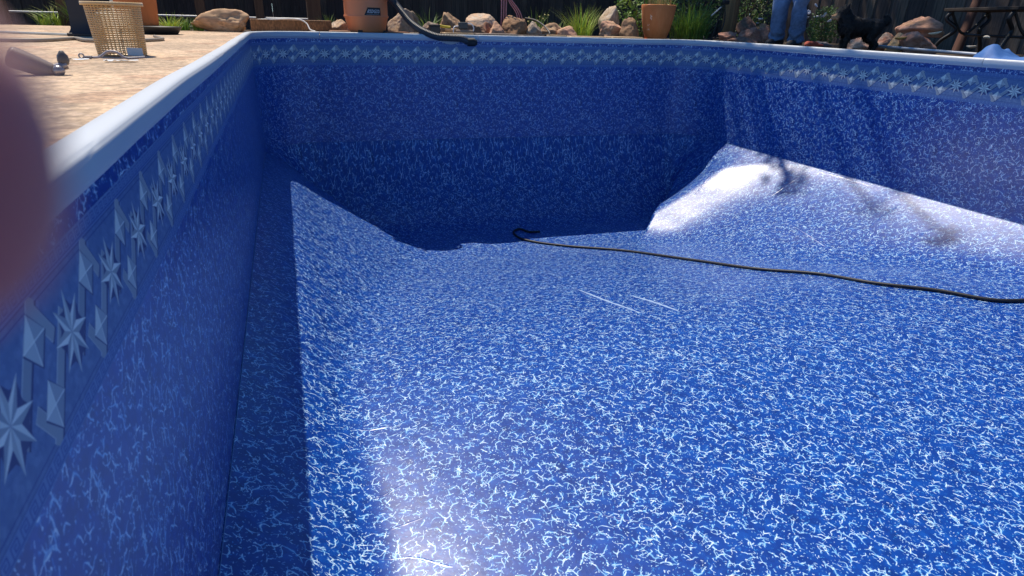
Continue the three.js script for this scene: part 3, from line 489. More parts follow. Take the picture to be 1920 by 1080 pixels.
{ // odds and ends on the edging stones
  let s = seatOn(815, 64, 0.12).setY(0.03); let g = thing('plastic_box', 'small black plastic box on the edging stones', 'box', s); part('case', box(0.11, 0.075, 0.08, 0, 0.038, 0, 0.008), mat([0.02, 0.018, 0.02], 0.5), g); part('lid', box(0.114, 0.018, 0.084, 0, 0.083, 0, 0.006), mat([0.03, 0.026, 0.026], 0.5), g);
  s = seatOn(838, 60, 0.16).setY(0.035); g = thing('utility_knife', 'yellow handled tool with a wooden grip beside the black box', 'hand tool', s);
  part('grip', tube([new THREE.Vector3(-0.02, 0.03, 0), new THREE.Vector3(0.06, 0.025, 0.01), new THREE.Vector3(0.15, 0.022, 0.02)], 0.024, 20, 12), mat([0.5, 0.3, 0.14], 0.6), g); part('handle', tube([new THREE.Vector3(-0.08, 0.075, -0.02), new THREE.Vector3(-0.02, 0.065, -0.01), new THREE.Vector3(0.04, 0.06, 0)], 0.014, 20, 10), mat([0.75, 0.55, 0.05], 0.5), g);
  s = seatOn(868, 62, 0.16).setY(0.04); g = thing('power_adapter', 'dark power adapter with a looped white cable on the stones', 'adapter', s);
  part('case', box(0.1, 0.07, 0.06, 0, 0.075, 0, 0.012), mat([0.05, 0.055, 0.055], 0.5), g); part('cable', tube([[-0.05, 0.07, 0], [-0.1, 0.06, 0.01], [-0.11, 0.0, 0.03], [-0.06, -0.02, 0.05], [0.03, -0.015, 0.05], [0.09, 0.0, 0.03], [0.12, 0.05, 0.01], [0.1, 0.09, 0], [0.05, 0.1, 0]].map((a) => new THREE.Vector3(...a)), 0.0065, 70, 7), mat([0.75, 0.74, 0.74], 0.4), g);
  part('cloth_wrap', box(0.2, 0.045, 0.09, 0.01, 0.012, 0.01, 0.02), mat([0.3, 0.21, 0.15], 0.9), g);
}
{ // pink metal plant stand
  const m = mat([0.5, 0.24, 0.26], 0.45), s = fz(948, 0.95).setY(-0.02), g = thing('plant_stand', 'pink metal rod stand behind the big brown block', 'plant stand', s), k = mpp(s);
  for (let i = 0; i < 3; i++) { const x = (-9 + i * 4.5) * k; part('rod', cyl(new THREE.Vector3(x, 0, 0), new THREE.Vector3(x, 0.9, 0), 0.008, 0.008, 8), m, g); const y = 0.43 - i * 0.012; part('brace', tube([new THREE.Vector3(x + 0.01, y + 0.16 - i * 0.05, 0.03), new THREE.Vector3((8 - i * 2) * k, y, 0.03), new THREE.Vector3((24 - i * 3) * k, 0.31 - i * 0.012, 0.03), new THREE.Vector3((30 - i * 4.5) * k, 0.22, 0.03), new THREE.Vector3((28 - i * 4) * k, 0.0, 0.03)], 0.007, 34, 7), m, g); }
}
{ // cable snaking out of the bed
  whole('garden_cable', 'dark cable arching from the weeds onto the grey edging stone', 'cable', tube([seatOn(984, 34, 0.9), seatOn(1000, 37, 0.7), seatOn(1015, 45, 0.45), seatOn(1026, 56, 0.22), seatOn(1030, 64, 0.12), seatOn(1010, 66, 0.07)], 0.009, 40, 7), mat([0.06, 0.055, 0.05], 0.5));
}
// terracotta pots
const potTex = (sd, patches) => canvasTex(1024, 512, (x, w, h) => {
  reseed(sd); x.fillStyle = '#cb7a44'; x.fillRect(0, 0, w, h);
  for (let i = 0; i < 900; i++) { x.globalAlpha = rr(0.04, 0.14); x.fillStyle = pick(['#b4652f', '#d68a52', '#bd6d38', '#dc9a66', '#a8602f']); x.beginPath(); x.ellipse(rnd() * w, rnd() * h, rr(4, 60), rr(3, 22), rr(0, 3), 0, 7); x.fill(); }
  x.globalAlpha = 0.85; x.fillStyle = '#e6d3bd'; for (let i = 0; i < patches; i++) { const cx = rr(0.1, 0.9) * w, cy = rr(0.1, 0.9) * h; for (let j = 0; j < 8; j++) { x.beginPath(); x.ellipse(cx + rr(-16, 16), cy + rr(-12, 12), rr(1, 6), rr(1, 6), rr(0, 3), 0, 7); x.fill(); } }
  if (patches > 10) { for (let j = 0; j < 60; j++) { x.beginPath(); x.ellipse(585 + rr(-38, 40), 290 + rr(-22, 22), rr(4, 11), rr(3, 9), rr(0, 3), 0, 7); x.fill(); } }
  x.globalAlpha = 1;
});
{
  const p = gz(1228, 6.92), k = mpp(p), h = rowY(9, p), R = 31 * k, g = thing('terracotta_pot', 'round terracotta pot with flaking pale flecks by the coping', 'flower pot', p.setY(-0.02)), m = mat([1, 1, 1], 0.85, { map: potTex(81, 34) });
  const H = h + 0.02; part('body', lathe([[0, 0.025], [R * 0.6, 0.025], [R * 0.66, 0.06], [R * 0.8, H * 0.33], [R * 0.93, H * 0.65], [R * 1.0, H * 0.9], [R * 1.01, H * 0.98], [R * 0.98, H], [R * 0.92, H * 0.985], [R * 0.9, H * 0.86], [0, H * 0.85]], 56), m, g).rotation.y = 0.5;
  part('saucer', lathe([[0, 0.0], [R * 0.68, 0.0], [R * 0.76, 0.035], [R * 0.72, 0.035], [R * 0.65, 0.015], [0, 0.012]], 48), mat([0.5, 0.22, 0.1], 0.85), g);
  part('potting_soil', new THREE.CircleGeometry(R * 0.91, 30).rotateX(-Math.PI / 2).translate(0, H * 0.87, 0), mat([0.05, 0.035, 0.025], 1), g);
  grassAt('dry grass growing out of the terracotta pot', 1228, 0, 60, -30, STRAW, 90, 0.8, 0.006, p.clone()).position.y = H * 0.86;
}
{
  const p = gz(262, 6.95), k = mpp(p), R = 40 * k, H = 0.5, g = thing('terracotta_planter', 'large smooth orange planter behind the skimmer basket', 'flower pot', p.setY(0)), m = mat([1, 1, 1], 0.8, { map: potTex(82, 0) });
  part('body', lathe([[0, 0.03], [R * 0.8, 0.03], [R * 0.86, 0.07], [R * 0.93, H * 0.5], [R, H * 0.9], [R * 1.05, H * 0.91], [R * 1.06, H], [R * 0.97, H], [R * 0.95, H * 0.85], [0, H * 0.84]], 56), m, g);
  part('saucer', lathe([[0, 0], [R * 0.98, 0], [R * 1.1, 0.045], [R * 1.05, 0.045], [R * 0.95, 0.02], [0, 0.02]], 48), mat([0.025, 0.022, 0.022], 0.6), g);
}
{ // black post with a flared foot
  const p = gz(165, 5.6), k = mpp(p), w = 33 * k, g = thing('black_stand', 'black stand with a flared foot on the deck', 'stand', p), m = mat([0.022, 0.022, 0.03], 0.45);
  const s = (a, y) => [[-a, y, -a], [a, y, -a], [a, y, a], [-a, y, a]], lv = [[w * 0.72, 0], [w * 0.72, 0.02], [w * 0.6, 0.05], [w * 0.56, 0.12], [w * 0.5, 0.6], [w * 0.46, 1.0]], pos = [], idx = [];
  lv.forEach(([a, y]) => s(a, y).forEach((q) => pos.push(...q))); for (let i = 0; i < lv.length - 1; i++) for (let j = 0; j < 4; j++) { const a = i * 4 + j, b = i * 4 + (j + 1) % 4; idx.push(a, a + 4, b, b, a + 4, b + 4); } idx.push(20, 22, 21, 20, 23, 22);
  part('column', toCreasedNormals(meshFrom(pos, idx), 0.5), m, g); part('foot_plate', box(w * 1.6, 0.022, w * 1.6, 0, 0.011, 0, 0.006), m, g);
}
{ // skimmer basket of moulded plastic lattice
  const p = gz(231, 3.42), k = mpp(p), R0 = 39 * k, R1 = 44 * k, H = rowY(8, p), g = thing('skimmer_basket', 'beige plastic skimmer basket with lattice walls standing on the deck', 'basket', p);
  const m = mat([0.68, 0.48, 0.23], 0.5, { transmission: 0.25, thickness: 0 }), n = 40, rad = (y) => lerp(R0, R1, y / H), ribs = [], rings = [];
  for (let i = 0; i < n; i++) { const a = i / n * 6.2832, d = new THREE.Vector3(Math.cos(a), 0, Math.sin(a)); ribs.push(cyl(d.clone().multiplyScalar(R0).setY(0.006), d.clone().multiplyScalar(R1).setY(H), 0.0023, 0.0023, 5)); }
  for (let i = 0; i < 22; i++) { const y = lerp(0.006, H - 0.012, i / 21), t = new THREE.TorusGeometry(rad(y), 0.0026, 5, 46).rotateX(Math.PI / 2).translate(0, y, 0); rings.push(t); }
  part('lattice_wall', merge([...ribs, ...rings]), m, g);
  part('rim', lathe([[R1 * 0.97, H - 0.006], [R1 * 1.12, H - 0.006], [R1 * 1.125, H + 0.002], [R1 * 1.11, H + 0.01], [R1 * 0.97, H + 0.01], [R1 * 0.97, H - 0.006]], 56), m, g);
  part('bottom', lathe([[0, 0], [R0, 0], [R0 * 1.01, 0.006], [0, 0.008]], 46), m, g);
  part('handle', cyl(new THREE.Vector3(-0.01, H * 0.2, 0.0), new THREE.Vector3(0.004, H + 0.075, 0.0), 0.007, 0.006, 10), mat([0.75, 0.7, 0.62], 0.5), g);
  const t = part('paper_tag', box(0.062, 0.034, 0.0015, 0, 0, 0, 0.0006), mat([0.72, 0.72, 0.72], 0.7), g); t.position.set(0.068, 0.02, R0 * 0.87); t.rotation.set(-0.12, 0.35, 0); 
}
{ // bits lying in front of the basket
  let s = gz(205, 3.16), g = thing('cable_tie', 'crumpled grey strap with a ring in front of the basket', 'strap', s);
  part('strap', tube([[-0.06, 0.006, 0], [-0.03, 0.01, 0.01], [0.0, 0.03, 0.0], [0.035, 0.028, 0.005], [0.06, 0.008, 0.01], [0.1, 0.006, 0.005], [0.14, 0.01, 0.012]].map((a) => new THREE.Vector3(...a)), 0.005, 50, 6), mat([0.36, 0.33, 0.36], 0.5), g);
  part('ring', new THREE.TorusGeometry(0.009, 0.003, 8, 18).translate(-0.1, 0.012, 0), mat([0.3, 0.3, 0.33], 0.4, { metalness: 0.5 }), g); part('clip', box(0.03, 0.012, 0.014, -0.075, 0.007, 0.004, 0.004), mat([0.2, 0.19, 0.22], 0.5), g);
  reseed(91); const scrap = (px, Z, w, d, label) => { const q = gz(px, Z), pos = [], idx = [], n = 9; for (let i = 0; i <= n; i++) for (let j = 0; j <= 5; j++) { const u = i / n - 0.5, v = j / 5 - 0.5, e = 1 - 0.4 * Math.abs(v) * rr(0.6, 1.4); pos.push(u * w * e, 0.004 + 0.007 * Math.abs(noise3(u * 6 + px, v * 6, 2)), v * d * (1 - 0.5 * Math.abs(u) * rr(0.5, 1.5))); } for (let i = 0; i < n; i++) for (let j = 0; j < 5; j++) { const a = i * 6 + j; idx.push(a, a + 1, a + 6, a + 1, a + 7, a + 6); } whole('plastic_scrap', label, 'scrap', meshFrom(pos, idx), mat([0.72, 0.76, 0.8], 0.3, { side: THREE.DoubleSide }), q); };
  scrap(228, 3.0, 0.13, 0.06, 'shiny clear plastic scrap on the deck before the basket'); scrap(143, 3.05, 0.1, 0.03, 'thin strip of white plastic on the deck near the strap');
}
{ // dark spout with a brass valve
  const p = gz(70, 2.42), g = thing('valve_fitting', 'grey brown pipe spout with a metal valve lying on the deck', 'pipe fitting', p), m = mat([0.2, 0.15, 0.12], 0.5), met = mat([0.34, 0.31, 0.32], 0.35, { metalness: 0.6 });
  part('spout', (() => { const q = lathe([[0.0, -0.065], [0.02, -0.065], [0.024, -0.05], [0.03, 0.0], [0.033, 0.05], [0.03, 0.06], [0.024, 0.055], [0, 0.05]], 24); q.rotateZ(1.15); q.translate(-0.005, 0.032, 0); return q; })(), m, g);
  part('collar', new THREE.SphereGeometry(0.017, 18, 12).translate(0.066, 0.014, 0.015), met, g); part('valve_body', cyl(new THREE.Vector3(0.05, 0.02, 0), new THREE.Vector3(0.085, 0.03, -0.012), 0.012, 0.014, 12), met, g);
  part('knob', (() => { const q = lathe([[0, 0], [0.012, 0], [0.017, 0.012], [0.015, 0.028], [0.009, 0.036], [0.006, 0.042], [0, 0.044]], 10); q.translate(0.078, 0.03, -0.012); return q; })(), mat([0.1, 0.095, 0.1], 0.5), g);
}
{ // thin hoses and strips on the deck
  const q = (px, Z, y = 0.012) => gz(px, Z, y); whole('garden_hose', 'thin grey garden hose lying across the deck behind the basket', 'hose', tube([q(-60, 4.6), q(20, 4.5), q(75, 4.55), q(118, 4.75), q(140, 4.85), q(165, 4.6), q(200, 4.55), q(300, 4.9), q(290, 5.4)], 0.011, 90, 8), mat([0.3, 0.25, 0.19], 0.6));
  const a = q(-80, 6.1, 0.008), b = q(146, 5.55, 0.008), c = a.clone().add(b).multiplyScalar(0.5), m = whole('metal_strip', 'long pale metal strip lying on the deck beside the black stand', 'metal strip', box(a.distanceTo(b), 0.014, 0.05, 0, 0, 0, 0.003), mat([0.55, 0.54, 0.5], 0.35, { metalness: 0.6 }), c); m.rotation.y = Math.atan2(-(b.z - a.z), b.x - a.x);
  const d = gz(302, 6.2), bag = whole('dark_saucer', 'low black saucer with a pale scrap beside the planter', 'saucer', lathe([[0, 0], [0.13, 0], [0.17, 0.06], [0.15, 0.06], [0.11, 0.02], [0, 0.02]], 32), mat([0.02, 0.02, 0.022], 0.6), d);
}
// ---------------------------------------------------------------- in the pool
{ // the black hose on the floor
  const onFloor = (px, py) => { const k = (px - 960) / CAM.f, l = (540 - py) / CAM.f, d = [0, 1, 2].map((i) => CAM.fw[i] + k * CAM.rt[i] + l * CAM.up[i]); let t = 1.2; for (; t < 9; t += 0.01) { const X = d[0] * t, y = CAM.y + d[1] * t, Z = d[2] * t; if (X > 5.0 || y <= floorY(X, Z)) break; } return V(d[0] * t, CAM.y + d[1] * t + 0.014, d[2] * t); };
  const pts = [[1012, 436], [992, 437], [974, 431], [963, 437], [974, 448], [1000, 455], [1060, 463], [1160, 471], [1300, 490], [1420, 507], [1530, 516], [1640, 534], [1760, 549], [1860, 566], [1935, 567]].map((a) => onFloor(...a));
  const e = pts[pts.length - 1]; pts.push(e.clone().add(new THREE.Vector3(0.5, 0.05, 0.15)));
  for (const q of pts) { const y = floorY(q.x, -q.z); if (q.x < 4.8) q.y = y + 0.0115; }
  whole('black_hose', 'long black hose lying across the empty pool floor', 'hose', tube(pts, 0.0112, 260, 12), mat([0.016, 0.016, 0.019], 0.55));
  // stiff creases the liner keeps from its folding
  const crease = (a, b, w = 0.006, wide = 1.5) => { const A = onFloor(...a), B = onFloor(...b), n = 24, pos = [], idx = [], uv = [], d = B.clone().sub(A), s = new THREE.Vector3(-d.z, 0, d.x).normalize(); for (let i = 0; i <= n; i++) { const t = i / n, c = A.clone().lerp(B, t), h = w * (1 - (2 * t - 1) ** 2) * (0.7 + 0.3 * Math.sin(i * 1.7 + a[0])), hw = w * wide; c.x += s.x * 0.015 * noise3(t * 2 + a[0], 1, 2); c.z += s.z * 0.015 * noise3(t * 2 + a[0], 1, 2); [-1, -0.3, 0.3, 1].forEach((o) => { const x = c.x + s.x * o * hw, z = c.z + s.z * o * hw; pos.push(x, floorY(x, -z) + (Math.abs(o) < 0.5 ? h : -0.001), z); uv.push(x / TILE, -z / TILE); }); } for (let i = 0; i < n; i++) for (let j = 0; j < 3; j++) { const q = i * 4 + j; idx.push(q, q + 1, q + 4, q + 1, q + 5, q + 4); } return meshFrom(pos, idx, uv); };
  const glareMat = mat([0.3, 0.42, 0.62], 0.3, { side: THREE.DoubleSide }), fold = linerMat.clone(); fold.side = THREE.DoubleSide;  // two creases get a paler colour that paints in their glare
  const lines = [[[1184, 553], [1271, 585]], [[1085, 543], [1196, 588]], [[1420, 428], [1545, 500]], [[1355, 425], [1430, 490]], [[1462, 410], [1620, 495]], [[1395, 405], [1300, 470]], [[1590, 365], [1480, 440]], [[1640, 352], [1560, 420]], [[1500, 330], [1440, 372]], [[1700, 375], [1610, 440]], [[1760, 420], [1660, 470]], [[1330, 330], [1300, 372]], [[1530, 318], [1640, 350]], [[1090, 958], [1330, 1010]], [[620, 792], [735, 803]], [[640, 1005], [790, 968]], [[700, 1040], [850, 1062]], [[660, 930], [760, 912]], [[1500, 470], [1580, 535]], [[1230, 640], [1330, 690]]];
  for (const c of lines) part('liner_crease', crease(...c, c[0][1] < 590 && c[0][0] < 1300 ? 0.006 : c[0][1] > 780 ? 0.0018 : 0.003, c[0][1] < 590 && c[0][0] < 1300 ? 1.5 : 4), c[0][1] < 590 && c[0][0] < 1300 ? glareMat : fold, pool);
}

// ---------------------------------------------------------------- the bank beside the pool
const rockR = (label, x0, x1, top, X, t1, t2, o = {}) => rockAt(label, x0, x1, top, gx((x0 + x1) / 2, X), t1, t2, { group: 'rocks on the bank by the wooden post and fence', ...o });
{ // wooden post
  const p = gx(1362, 5.75), k = mpp(p); const m = whole('wooden_post', 'square wooden post standing among reddish rocks', 'post', box(20 * k, 1.9, 20 * k, 0, 0.92, 0, 0.006), mat([1, 1, 1], 0.8, { map: woodTex(61, 0.66, 0.5, 0.34) }), p); m.rotation.y = 0.5; m.rotation.z = -0.03;
}
rockR('reddish rock leaning at the foot of the wooden post', 1343, 1384, 58, 5.35, RED, PINK);
rockR('low dusty red rock between the post and the shoes', 1366, 1412, 66, 5.2, RED, DUST);
rockR('rounded reddish brown rock behind the low rock', 1384, 1424, 54, 5.6, PINK, RED);
rockR('red stone beside the jeans', 1410, 1440, 52, 5.75, RED, PINK);
rockR('dark red mound of rock behind the stones', 1380, 1414, 34, 6.1, RED, DUST);
rockR('pale brown rock just behind the jeans', 1415, 1445, 42, 6.1, TAN, RED);
rockR('big brown boulder resting on the pink rock by the fence', 1682, 1752, 31, 6.2, BROWN, PINK, { base: 0.14, cuts: 10, d: 0.4 });
rockR('broad pinkish rock under the brown boulder', 1688, 1744, 62, 5.8, PINK, RED, { d: 0.4 });
rockR('small tan and yellow stone beside the pinkish rock', 1662, 1692, 66, 5.7, [0.5, 0.3, 0.1], TAN);
rockR('low reddish stone behind the dog', 1640, 1676, 64, 6.0, RED, GREY);
rockR('flat pinkish stone under the dog', 1588, 1632, 74, 5.55, PINK, GREY, { d: 0.2 });
{ // stand with a hose bib and looped tubing
  const p = gx(1333, 5.35), g = thing('hose_stand', 'black garden sprayer wand with a looped black tube', 'sprayer', p), m = mat([0.02, 0.02, 0.022], 0.5), k = mpp(p), q = (px, py, d = 0) => new THREE.Vector3((px - 1333) * k * 0.93, rowY(py, p), (px - 1333) * k * 0.33 + d);
  part('wand', cyl(q(1333, 74), q(1348, 4), 0.011, 0.01, 8), m, g); part('pump_head', box(0.09, 0.05, 0.05, 0, 0, 0, 0.012).translate(...q(1350, 4).toArray()), m, g);
  part('tube', tube([q(1347, 8, 0.02), q(1350, 40, 0.03), q(1342, 62, 0.05), q(1330, 73, 0.06), q(1316, 73, 0.04), q(1318, 68, 0)], 0.008, 50, 7), m, g); part('nozzle', cyl(q(1324, 30, 0.03), q(1340, 13, 0.03), 0.009, 0.009, 8), mat([0.65, 0.66, 0.68], 0.4), g);
}
{ // white flower bush
  const p = gx(1538, 6.0), k = mpp(p), g = shrubAt('dark leafy bush with white flowers beside the dog', p, 62 * k, 0.46, leafMat(0.16, 0.27, 0.08), 1500, 0.03, 401, 'flower_bush', 'bush'); reseed(402);
  const petal = mergeGeometries(Array.from({ length: 7 }, (_, i) => { const s = new THREE.SphereGeometry(0.017, 7, 5); s.scale(1, 0.45, 0.7); s.translate(0.014, 0, 0); s.rotateZ(0.5); s.rotateY(i * 0.898); return s; })), wm = mat([0.8, 0.74, 0.76], 0.7);
  for (const [px, py] of [[1502, 24], [1513, 11], [1519, 33], [1527, 31], [1531, 33], [1503, 34], [1546, 40], [1488, 57], [1496, 30], [1535, 28]]) { const f = part('flower', petal, wm, g), r = rr(-0.1, 0.12); const s = gx(px, 5.9 + r); s.y = rowY(py, s); f.position.copy(s.sub(g.position)); f.rotation.set(rr(-0.6, 0.6), rr(0, 3), rr(-0.6, 0.6)); f.scale.setScalar(rr(0.8, 1.25)); }
  for (const [px, py] of [[1418, 37], [1414, 44]]) { const s = gx(px, 5.8); s.y = rowY(py, s) - 0.12; const w = thing('white_flower', px > 1415 ? 'single white flower between the post and the jeans' : 'small pale flower bud beside the single white flower', 'flower', s); part('stalk', cyl(new THREE.Vector3(0, -0.12, 0), new THREE.Vector3(0, 0.12, 0), 0.003, 0.003, 5), mat([0.15, 0.2, 0.06], 0.8), w); const f = part('flower_head', petal, wm, w); f.position.y = 0.12; f.scale.setScalar(px > 1415 ? 1.2 : 0.6); }
}
{ // red and grey rolled gloves
  const p = gx(1532, 5.2), g = thing('work_gloves', 'red and grey work gloves lying behind the coping', 'gloves', p), k = mpp(p); p.y = 0;
  const gl = (cx, m, n) => part(n, nets((x, y, z) => { let d = capsule([x, y, z], [-0.07 + cx, 0.035, 0], [0.02 + cx, 0.035, 0.01], 0.036, 0.032); for (let i = 0; i < 4; i++) d = smin(d, capsule([x, y, z], [0.03 + cx, 0.035, -0.025 + i * 0.02], [0.085 + cx, 0.022 + 0.01 * (i % 2), -0.035 + i * 0.026], 0.012, 0.01), 0.012); return d + 0.004 * noise3(x * 50, y * 50, z * 50); }, [-0.16 + cx, -0.02, -0.08], [0.13 + cx, 0.1, 0.09], 0.007), m, g);
  gl(-0.06, mat([0.42, 0.08, 0.045], 0.85), 'cuff'); gl(0.06, mat([0.13, 0.12, 0.13], 0.85), 'glove');
}
{ // leaf net on its pole
  const g = thing('leaf_net', 'blue pool leaf net on a grey pole along the coping', 'pool net'), a = gx(1640, 5.42, 0.05), b = gx(1832, 5.2, 0.04), m = mat([0.42, 0.45, 0.5], 0.35, { metalness: 0.6 });
  part('pole', cyl(a, b, 0.014, 0.014, 14), m, g);
  const c = gx(1832, 5.2, 0.0), e = gx(1990, 5.15, 0.0), n = 40, r = 14, pos = [], uv = [], idx = [], s = e.clone().sub(c), side = new THREE.Vector3(-s.z, 0, s.x).normalize();
  for (let i = 0; i <= n; i++) for (let j = 0; j <= r; j++) { const t = i / n, v = j / r * 2 - 1, w = 0.17 * Math.pow(Math.sin(Math.PI * clamp(t * 0.93 + 0.05)), 0.5), hmp = 0.075 * Math.exp(-(((t - 0.2) / 0.17) ** 2)) + 0.03 * Math.exp(-(((t - 0.75) / 0.3) ** 2)) + 0.015, q = c.clone().addScaledVector(s, t).addScaledVector(side, v * w); q.y = Math.max(0.004, hmp * Math.sqrt(Math.max(0, 1 - v * v)) * (1 + 0.35 * noise3(t * 9, v * 3, 2)) + 0.008 + 0.012 * noise3(t * 16, v * 8, 6)); pos.push(q.x, q.y, q.z); uv.push(t * 3, v); }
  for (let i = 0; i < n; i++) for (let j = 0; j < r; j++) { const q = i * (r + 1) + j; idx.push(q, q + 1, q + r + 1, q + 1, q + r + 2, q + r + 1); }
  part('net_bag', meshFrom(pos, idx, uv), mat([0.035, 0.13, 0.38], 0.7, { side: THREE.DoubleSide }), g);
  const fr = []; for (let i = 0; i <= 30; i++) { const t = i / 30, w = 0.185 * Math.pow(Math.sin(Math.PI * clamp(t * 0.93 + 0.05)), 0.5); const q = c.clone().addScaledVector(s, t).addScaledVector(side, -w); q.y = 0.015 + 0.02 * t; fr.push(q); } part('frame', tube(fr, 0.008, 60, 8), m, g);
}
{ // iron bench
  const p = gx(1850, 6.55), g = thing('iron_bench', 'black iron garden bench with scrolled legs in the shade', 'bench', p), m = mat([0.012, 0.012, 0.014], 0.5), wd = mat([1, 1, 1], 0.85, { map: woodTex(71, 0.2, 0.16, 0.14) }), H = rowY(18, p); g.rotation.y = 1.15;
  for (let i = 0; i < 5; i++) part('slat', box(1.15, 0.03, 0.075, 0, H, -0.18 + i * 0.09, 0.006), wd, g);
  for (const x of [-0.48, 0.48]) for (const z of [-0.17, 0.17]) part('leg', tube([[x, H - 0.01, z], [x * 1.02, H * 0.8, z * 1.25], [x * 0.9, H * 0.55, z * 0.7], [x * 1.05, H * 0.25, z * 1.2], [x * 1.1, 0.0, z * 1.45]].map((a) => new THREE.Vector3(...a)), 0.019, 36, 9), m, g);
  for (const x of [-0.48, 0.48]) part('end_frame', tube([[x, H, -0.2], [x, H * 0.45, 0], [x, H, 0.2]].map((a) => new THREE.Vector3(...a)), 0.013, 30, 8), m, g);
  part('stretcher', cyl(new THREE.Vector3(-0.46, H * 0.42, 0), new THREE.Vector3(0.46, H * 0.42, 0), 0.012, 0.012, 8), m, g);
  const q = gx(1812, 7.2), e = cyl(new THREE.Vector3(-0.16, -0.02, 0), new THREE.Vector3(0.3, 0.75, -0.25), 0.05, 0.042, 12); whole('leaning_log', 'reddish log leaning against the grey fence behind the bench', 'log', e, mat([1, 1, 1], 0.9, { map: woodTex(72, 0.36, 0.22, 0.17) }), q);
}
{ // litter of pale leaves by the bench
  reseed(505); const lf = (px, py, X, c, label) => { const s = gx(px, X); s.y = Math.max(0.0, rowY(py, s)); const q = new THREE.SphereGeometry(0.045, 10, 6); q.scale(1.3, 0.25, 0.6); const P = q.attributes.position; for (let i = 0; i < P.count; i++) P.setY(i, P.getY(i) + 0.35 * P.getX(i) ** 2 * 8); q.computeVertexNormals(); const m = whole('dry_leaf', label, 'leaf', q, mat(c, 0.7), s, 'dry leaves on the bank'); m.rotation.set(rr(-0.3, 0.3), rr(0, 3), rr(-0.3, 0.3)); };
  lf(1682, 72, 5.6, [0.62, 0.36, 0.1], 'orange yellow dry leaf on the stones behind the dog'); lf(1742, 63, 5.7, [0.62, 0.56, 0.42], 'pale dry leaf on the pinkish rock'); lf(1815, 88, 5.5, [0.6, 0.46, 0.32], 'curled tan leaf beside the blue net'); lf(1838, 70, 5.9, [0.6, 0.55, 0.45], 'pale leaf lying in front of the bench');
}
